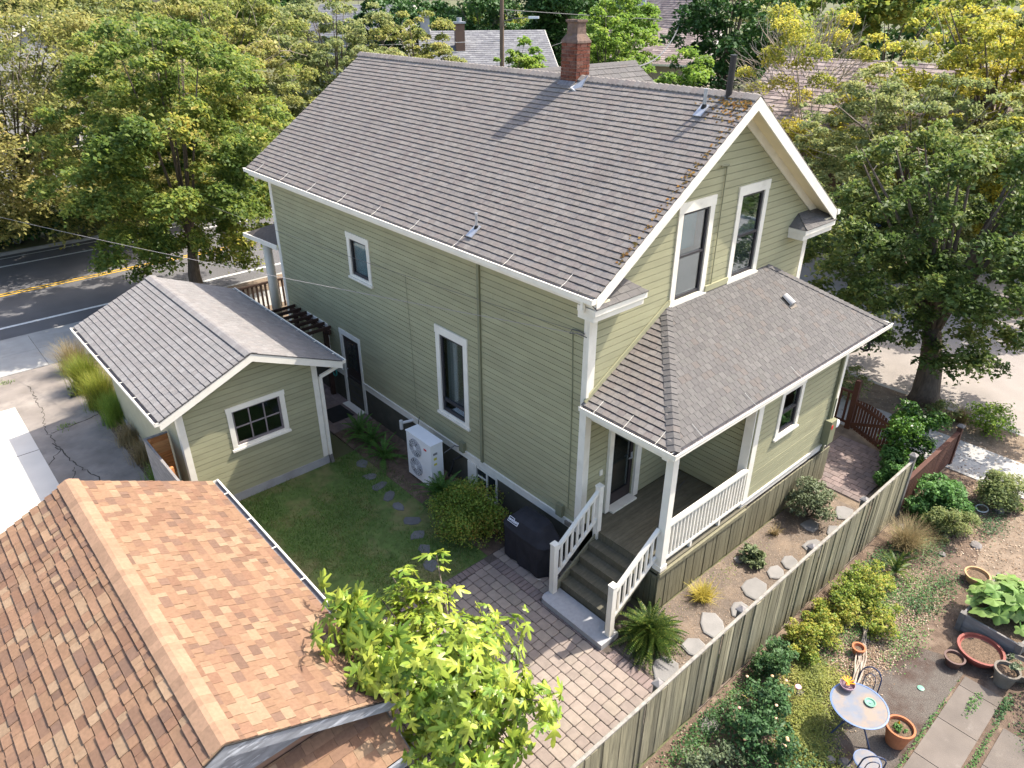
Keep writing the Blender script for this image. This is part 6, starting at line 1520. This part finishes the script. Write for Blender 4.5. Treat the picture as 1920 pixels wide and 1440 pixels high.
# right verge plants
bush('verge_shrub', 'twiggy olive shrub on the verge near the maple trunk', (11.6, -.3, 0), (.7, .7, .55), 1300, .09, M['lf_silver'], 141, zc=.5, group='shrubs on the side street verge')
bush('verge_shrub', 'yellow green shrub on the verge at the right edge of the photo', (12.6, -4.0, 0), (.7, .65, .4), 1500, .085, M['lf_bright'], 142, zc=.38, group='shrubs on the side street verge')
bush('verge_shrub', 'small olive shrub on the verge below the maple', (12.4, -2.85, 0), (.5, .45, .3), 800, .075, M['lf_silver'], 143, zc=.28, group='shrubs on the side street verge')
grass_clump('tan_grass', 'pale dry grass tuft on the verge between two shrubs', (12.75, -3.3, 0), 320, .55, .4, M['lf_drygrass'], 144, width=.01, rad=.07)
bush('front_bush', 'bright red tipped bush behind the garage by the front railing', (-.8, 14.3, 0), (.8, .8, .9), 2200, .11, M['lf_gold'], 145, zc=.9)
bush('corner_shrub', 'dark green shrub at the lower right edge of the garden', (3.6, -8.3, 0), (.8, .6, .45), 2200, .07, M['lf_rose'], 146, zc=.4)

# ================================================================== TREES AND BACKGROUND
tree('maple_tree', 'broad green maple with yellow tips behind the small garage', (-.25, 20.85, 0), 2.2, .26, (.0, 20.9, 5.75), (5.0, 4.6, 5.0), 70000, .16, M['lf_maple'], 201, lumps=420, lumpr=0.1, limbs=8, droop=.8, shell=.7)
tree('olive_tree', 'large yellowing tree with bare twigs at the upper left corner', (-4.5, 36.5, 0), 2.4, .24, (-2.2, 31.4, 5.9), (9.2, 5.5, 5.6), 84000, .18, M['lf_olive'], 202, lumps=520, lumpr=0.12, droop=.9, limbs=9, bare=220, shell=.75)
tree('olive_tree', 'pale yellow green tree across the street left of the roof', (8.6, 36.8, 0), 4.0, .3, (7.8, 35.6, 5.8), (6.2, 4.6, 6.6), 34000, .2, M['lf_yellow'], 203, lumps=300, lumpr=0.1, flat=.65, limbs=12, bare=40)
tree('olive_tree', 'dull olive green tree rising behind the left end of the ridge', (17.0, 38.5, 0), 4.0, .3, (16.2, 37.8, 6.0), (5.8, 4.2, 5.8), 30000, .21, M['lf_silver'], 204, lumps=300, lumpr=0.1, flat=.65, limbs=12, bare=20)
tree('olive_tree', 'golden topped tree above the middle of the left ridge', (24.2, 39.2, 0), 4.0, .28, (23.0, 38.6, 5.2), (4.8, 3.8, 5.0), 26000, .2, M['lf_yellow'], 205, lumps=240, lumpr=0.11, flat=.65, limbs=10)
tree('far_tree', 'dull green far tree at the top left edge', (2, 62, 0), 5, .3, (2, 62, 6.5), (8, 6, 5.4), 12000, .45, M['lf_silver'], 206, lumps=40, lumpr=.22, limbs=8)
tree('far_tree', 'far green tree behind the pale yellow ones', (20, 62, 0), 5, .3, (20, 62, 6.3), (8, 6, 5.4), 12000, .42, M['lf_maple'], 207, lumps=40, lumpr=.22, limbs=8)
tree('far_tree', 'dark far tree left of the grey roofed house', (37.5, 64, 0), 5, .3, (37.5, 64, 6), (4.5, 4.5, 5.6), 9000, .42, M['lf_dark'], 208, lumps=34, lumpr=.24, limbs=8)
tree('dark_tree', 'tall dark green tree behind the grey roofed house', (50, 63, 0), 5, .35, (49, 62, 7), (7, 6, 7), 14000, .45, M['lf_dark'], 209, lumps=46, lumpr=.24, limbs=8)
tree('dark_tree', 'dark green tree right of the utility pole', (58, 56, 0), 5, .35, (58, 56, 7), (6.5, 6, 7), 14000, .45, M['lf_dark'], 210, lumps=46, lumpr=.24, limbs=8)
tree('bright_tree', 'bright yellow green tree right behind the chimney', (35.5, 31.2, 0), 4, .28, (35.3, 31, 6.0), (3.3, 3.3, 4.6), 12000, .27, M['lf_bright'], 211, lumps=150, lumpr=0.14, limbs=10)
tree('bright_tree', 'bright green leafy tree above and right of the chimney', (45, 38.5, 0), 4, .28, (45, 38.5, 6.6), (4.2, 4.0, 5.2), 12000, .32, M['lf_bright'], 212, lumps=150, lumpr=0.14, limbs=10)
tree('bright_tree', 'low bright bush left of the chimney in front of the grey roof', (25.9, 33.6, 0), 3, .2, (25.8, 30.4, 5.0), (2.3, 2.0, 3.3), 9000, .24, M['lf_bright'], 213, lumps=110, lumpr=0.16, limbs=8)
tree('bright_tree', 'low bright tree in the gap right of the cross gable', (30.2, 20.6, 0), 3, .2, (30.0, 20.4, 4.2), (2.8, 3.2, 3.8), 9000, .25, M['lf_bright'], 214, lumps=110, lumpr=0.16, limbs=8)
tree('dark_tree', 'tall dark green tree above the flue pipe', (36.8, 21.6, 0), 5, .35, (36.4, 21.6, 7.0), (4.2, 4.6, 7.4), 18000, .3, M['lf_dark'], 215, lumps=220, lumpr=0.13, limbs=10)
tree('far_tree', 'pale far tree right of the tan house chimney', (74, 58, 0), 5, .3, (74, 58, 6.6), (7, 6, 6), 9000, .5, M['lf_silver'], 216, lumps=36, lumpr=.24, limbs=8)
tree('far_tree', 'dark far tree at the top right behind the yellow crown', (48, 16, 0), 5, .3, (48, 16, 7), (7, 9, 6), 13000, .42, M['lf_maple'], 217, lumps=40, lumpr=.22, limbs=8)
tree('bare_tree', 'thin nearly bare tree with pale twigs right of the gable', (20.2+8.4, 7.0+3.2, 0), 3.5, .16, (28.0, 11.4, 6.3), (3.4, 3.8, 5.0), 15000, .15, M['lf_gold'], 218, lumps=46, lumpr=.18, limbs=30, bark=M['twig'], bare=420)
tree('gold_tree', 'huge golden green tree filling the upper right corner', (31.5, 3.4, 0), 4.5, .4, (29.6, 3.0, 6.2), (5.2, 8.0, 5.2), 58000, .18, M['lf_gold'], 219, lumps=520, lumpr=0.085, flat=.65, limbs=20, bare=60, shell=.7)
tree('silver_tree', 'airy grey green tree in front of the brown roofed house', (24.8, 3.8, 0), 3.5, .22, (22.6, 3.6, 4.7), (3.6, 5.8, 4.2), 40000, .15, M['lf_silver'], 220, lumps=420, lumpr=0.09, flat=.65, limbs=16, bare=60, shell=.75)
tree('street_maple', 'dark green maple with a thick trunk on the side street verge', (13.2, -2.1, 0), 2.2, .36, (14.0, -1.1, 4.5), (3.7, 5.0, 3.6), 46000, .15, M['lf_mapdark'], 221, lumps=380, lumpr=0.1, limbs=22, droop=.9, shell=.75)
tree('street_maple', 'yellow topped maple at the right edge behind the dark maple', (23.6, -1.6, 0), 3, .22, (23.4, -1.4, 4.9), (2.4, 3.2, 2.8), 20000, .16, M['lf_gold'], 222, lumps=160, lumpr=0.14, limbs=12)
tree('street_maple', 'dark low tree across the side street behind the parked car', (28.8, 13.2-2.0, 0), 2, .2, (28.9, 5.0, 2.0), (1.6, 4.4, 1.9), 8000, .2, M['lf_mapdark'], 223, lumps=40, lumpr=.26, limbs=8)
# a screen of far trees towards the horizon
k = 0
for (ang, dist, m, s) in ((-72, 150, 'lf_silver', 9), (-66, 120, 'lf_dark', 9), (-61, 140, 'lf_maple', 10), (-56, 130, 'lf_silver', 9), (-51, 150, 'lf_dark', 10), (-46, 135, 'lf_dark', 9), (-41, 145, 'lf_maple', 9), (-36, 130, 'lf_dark', 9), (-31, 150, 'lf_maple', 9), (-26, 140, 'lf_dark', 9), (-21, 110, 'lf_yellow', 9), (-16, 130, 'lf_silver', 9), (-10, 110, 'lf_yellow', 9), (-4, 120, 'lf_silver', 9)):
    a = R(ang); x, y = CAM.x-dist*math.sin(a), CAM.y+dist*math.cos(a)
    tree('horizon_tree', 'far tree on the horizon, %s' % ['first from the right', 'second from the right', 'third from the right', 'fourth from the right', 'fifth from the right', 'sixth from the right', 'seventh from the right', 'seventh from the left', 'sixth from the left', 'fifth from the left', 'fourth from the left', 'third from the left', 'second from the left', 'first from the left'][k],
         (x, y, 0), 5, .4, (x, y, 6.5), (s, s, 6.5), 5000, .75, M[m], 300+k, lumps=36, lumpr=.25, limbs=5, group='tree line on the horizon'); k += 1
# hedge masses under the far trees so that no bare field shows
def hedge_mass(name, label, x0, x1, y0, y1, h, n, m, seed, leaf=.3):
    T = thing(name, label, 'hedge', ((x0+x1)/2, (y0+y1)/2, 0)); rg_ = np.random.default_rng(seed)
    P = np.stack([rg_.uniform(x0, x1, n), rg_.uniform(y0, y1, n), h*rg_.random(n)**.5*(.75+.25*np.sin(rg_.uniform(0, 6, n)))], 1)
    V, Q = leaf_quads(P, rand_dirs(n, rg_)+np.array([0, 0, .5]), leaf, rg_); link('foliage', np_mesh('foliage', V, Q, m), T); return T
hedge_mass('street_hedge', 'dark hedge along the far side of the main street', -16, 22, 33.6, 35.2, 1.6, 9000, M['lf_dark'], 401)
hedge_mass('side_hedge', 'low hedge in front of the brown walled house', 28.6, 30, -4, 15, 1.2, 4000, M['lf_silver'], 402, .22)

# houses in the background
def gable_house(name, label, c, w, l, h, rise, rot, wallm, roofm, over=.4, windows=0, chim=None, cat='house'):
    T = thing(name, label, cat, (c[0], c[1], 0)); T.rotation_euler = (0, 0, rot)
    build(MB().box(-w/2, w/2, -l/2, l/2, 0, h).prism([(-w/2, -l/2, h), (w/2, -l/2, h), (0, -l/2, h+rise*.97)], (0, .15, 0)).prism([(-w/2, l/2-.15, h), (w/2, l/2-.15, h), (0, l/2-.15, h+rise*.97)], (0, .15, 0)), 'wall', wallm, T, local=True)
    s = rise/(w/2); e = w/2+over; z0 = h-s*over
    rf_ = build(MB().prism([(-e, -l/2-over, z0+.1), (0, -l/2-over, h+rise+.1), (0, l/2+over, h+rise+.1), (-e, l/2+over, z0+.1)], (0, 0, -.1)).prism([(0.001, -l/2-over, h+rise+.1), (e, -l/2-over, z0+.1), (e, l/2+over, z0+.1), (.001, l/2+over, h+rise+.1)], (0, 0, -.1)), 'roof', M['under'], T, local=True)
    sh = MB(); ln = math.hypot(e, h+rise-z0)
    for (F) in (frame((-e, l/2+over, z0+.1), (0, -1, 0), (e, 0, h+rise-z0)), frame((e, -l/2-over, z0+.1), (0, 1, 0), (-e, 0, h+rise-z0))):
        for t in shingle_tabs(F, rect(0, l+2*over, 0, ln-.02), .3, .6, .03, .01, seed=5): sh.add(t[1], t[2])
    o = build(sh, 'shingle_field', roofm, rf_, kind='stuff', local=True)
    build(MB().beam((-e, -l/2-over, z0), (0, -l/2-over, h+rise), .08, .2).beam((e, -l/2-over, z0), (0, -l/2-over, h+rise), .08, .2).box(-e-.08, -e, -l/2-over, l/2+over, z0-.08, z0+.1).box(e, e+.08, -l/2-over, l/2+over, z0-.08, z0+.1), 'trim', M['white'], T, local=True)
    for i in range(windows):
        y = -l/2+l*(i+.5)/windows
        for sx in (-1, 1):
            wf = build(MB().box(sx*w/2-.06, sx*w/2+.06, y-.55, y+.55, h*.35, h*.35+1.5), 'window', M['white'], T, local=True)
            build(MB().box(sx*w/2-.07, sx*w/2+.07, y-.45, y+.45, h*.35+.1, h*.35+1.4), 'pane', M['carglass'], wf, local=True)
    for sy in (-1, 1):
        wf = build(MB().box(-.6, .6, sy*l/2-.06, sy*l/2+.06, h*.4, h*.4+1.4), 'window', M['white'], T, local=True)
        build(MB().box(-.5, .5, sy*l/2-.07, sy*l/2+.07, h*.4+.1, h*.4+1.3), 'pane', M['carglass'], wf, local=True)
    for (cx, cy, cw, ch, cm) in (chim or []):
        k_ = build(MB().box(cx-cw/2, cx+cw/2, cy-cw/2, cy+cw/2, h, ch), 'chimney', cm, T, local=True)
        build(MB().box(cx-cw*.62, cx+cw*.62, cy-cw*.62, cy+cw*.62, ch, ch+.15).tube([(cx, cy, ch+.15), (cx, cy, ch+.5)], cw*.28, 8), 'chimney_cap', M['metal'], k_, local=True)
    return T
gable_house('grey_roof_house', 'far house with a wide dark grey roof and two chimneys', (41.0, 52.5), 10, 12, 4.6, 3.0, R(62), M['farwall'], M['farroof'], windows=4, chim=[(-2.4, 2.6, .85, 8.4, M['farbrown']), (-.6, 5.6, .8, 8.9, M['conc'])])
gable_house('tan_house', 'far tan house with a pinkish brown roof and dormer at the top', (54.5, 41.0), 8, 11, 5.2, 2.6, R(20), M['farwall'], M['farroofb'], windows=3, chim=[(1.2, 2.5, .8, 9.8, M['brick'])])
gable_house('brown_house', 'single storey brown house with a brown shingle roof behind the right trees', (34.0, 9.2), 8.5, 13, 5.0, 2.7, R(8), M['farbrown'], M['farroofb'], windows=3)
gable_house('pale_house', 'far pale grey house left of the chimneys at the very top', (44, 78), 9, 12, 6.5, 3, R(30), M['conc'], M['farroof'], windows=3)
gable_house('red_gable_house', 'far house with a steep gable beside the dark tree', (66, 49), 8, 10, 6.5, 4, R(-20), M['farwall'], M['farroofb'], windows=3)
gable_house('left_grey_house', 'grey building showing through the tree at the upper left corner', (0, 52), 12, 16, 6.5, 3.2, R(10), M['conc'], M['farroof'], windows=4)
# parked cars
def car(name, label, x, y, rot, paint):
    T = thing(name, label, 'car', (x, y, -.136)); T.rotation_euler = (0, 0, rot)
    def sec(z, hx, hy, dx=0): return [(-hx+dx, -hy, z), (hx+dx, -hy, z), (hx+dx, hy, z), (-hx+dx, hy, z)]
    def loft(ss):
        mb = MB(); vs = [p for s in ss for p in s]; fs = [(3, 2, 1, 0)]
        for i in range(len(ss)-1):
            for j in range(4): fs.append((4*i+j, 4*i+(j+1) % 4, 4*i+4+(j+1) % 4, 4*i+4+j))
        k = 4*(len(ss)-1); fs.append((k, k+1, k+2, k+3)); return mb.add(vs, fs)
    bd = build(loft([sec(.28, 2.05, .82), sec(.45, 2.2, .88), sec(.75, 2.2, .9), sec(.92, 2.1, .86)]), 'body', paint, T, local=True)
    mod = bd.modifiers.new('bevel', 'BEVEL'); mod.width = .12; mod.segments = 3
    cb = build(loft([sec(.9, 1.35, .82, -.15), sec(1.2, 1.12, .72, -.18), sec(1.42, .85, .66, -.2)]), 'cabin_glass', M['carglass'], T, local=True)
    rf_ = build(loft([sec(1.40, .88, .665, -.2), sec(1.46, .78, .6, -.2)]), 'roof', paint, T, local=True)
    for sx in (-1.35, 1.35):
        for sy in (-.82, .82):
            w_ = build(MB().tube([(sx, sy-.1, .31), (sx, sy+.1, .31)], .31, 18), 'wheel', M['rubber'], T, local=True)
            build(MB().tube([(sx, sy-.108, .31), (sx, sy+.108, .31)], .19, 12), 'rim', M['chrome'], w_, local=True)
    for sy in (-.6, .6):
        build(MB().box(2.17, 2.215, sy-.18, sy+.18, .6, .74), 'headlight', M['ventwhite'], T, local=True)
        build(MB().box(-2.215, -2.17, sy-.16, sy+.16, .62, .8), 'tail_light', M['red'], T, local=True)
    return T
car('parked_car', 'dark blue parked car half hidden behind the tree on the side street', 26.0, 6.6, R(90), M['carblue'])
car('parked_car', 'dull green parked car under the trees across the main street', -5.5, 35.2, R(2), M['cargreen'])
# utility pole with lamp arm and lines
UP = thing('utility_pole', 'tall brown wooden utility pole with a street lamp arm', 'utility pole', (29.0, 35.7, 0))
build(MB().tube([(29.0, 35.7, 0), (29.0, 35.7, 12.5)], [.19, .14], 12), 'pole', M['polewood'], UP)
arm = build(MB().tube([(29.0, 35.7, 9.15), (29.6, 34.9, 9.35), (30.2, 34.2, 9.4)], .04, 6).tube([(29.0, 35.7, 9.7), (29.6, 34.9, 9.4)], .015, 5), 'lamp_arm', M['greypost'], UP)
build(MB().box(-.35, .4, -.14, .14, -.08, .07), 'lamp_head', M['ventwhite'], arm).matrix_basis = Matrix.Translation((30.45, 33.95, 9.42)) @ Matrix.Rotation(R(-48), 4, 'Z')
build(MB().beam((28.4, 34.9, 12.2), (29.6, 36.5, 12.2), .1, .12), 'crossarm', M['polewood'], UP)
build(MB().tube([(29.05, 35.55, 8.9), (29.35, 35.4, 9.2), (29.3, 35.5, 9.8), (29.05, 35.6, 10.1)], .02, 5), 'cable_loop', M['cable'], UP)
def wire(label, a, b, sag, r=.012, m=M['cable']):
    a = Vector(a); b = Vector(b); pts = []
    for i in range(25):
        t = i/24; p = a.lerp(b, t); p.z -= sag*4*t*(1-t); pts.append(p)
    o = build(MB().tube(pts, r, 5, cap=False), 'overhead_wire', m); return tag(o, label, 'overhead wire')
wire('thin wire from the house corner over the garage to the left street, upper one', (-.04, .12, 5.52), (-.75, 33.5, 4.4), .35, .005, mat('pale_wire', (.16, .15, .145)))
wire('thin wire from the house corner crossing the garage roof, lower one', (-.05, .1, 5.50), (-6.1, 24.5, 3.9), .12, .006, mat('pale_wire_two', (.34, .31, .30)))
wire('black service cable running right from behind the cross gable', (8.0, 6.0, 9.2), (40, 28, 9.7), .8, .03)
wire('line from the utility pole to the left, upper one', (29, 35.7, 7.9), (-10, 60, 8.4), .5, .02, mat('white_line', (.5, .48, .47)))
wire('line from the utility pole to the left, lower one', (29, 35.7, 7.3), (-10, 60, 7.8), .5, .02, mat('white_line_two', (.5, .48, .47)))
wire('dark line from the utility pole to the right', (29, 35.7, 9.9), (75, 20, 8.0), .3, .03)
wire('dark line from the utility pole to the grey roofed house', (29, 35.7, 7.0), (45, 45, 6.9), .2, .02)
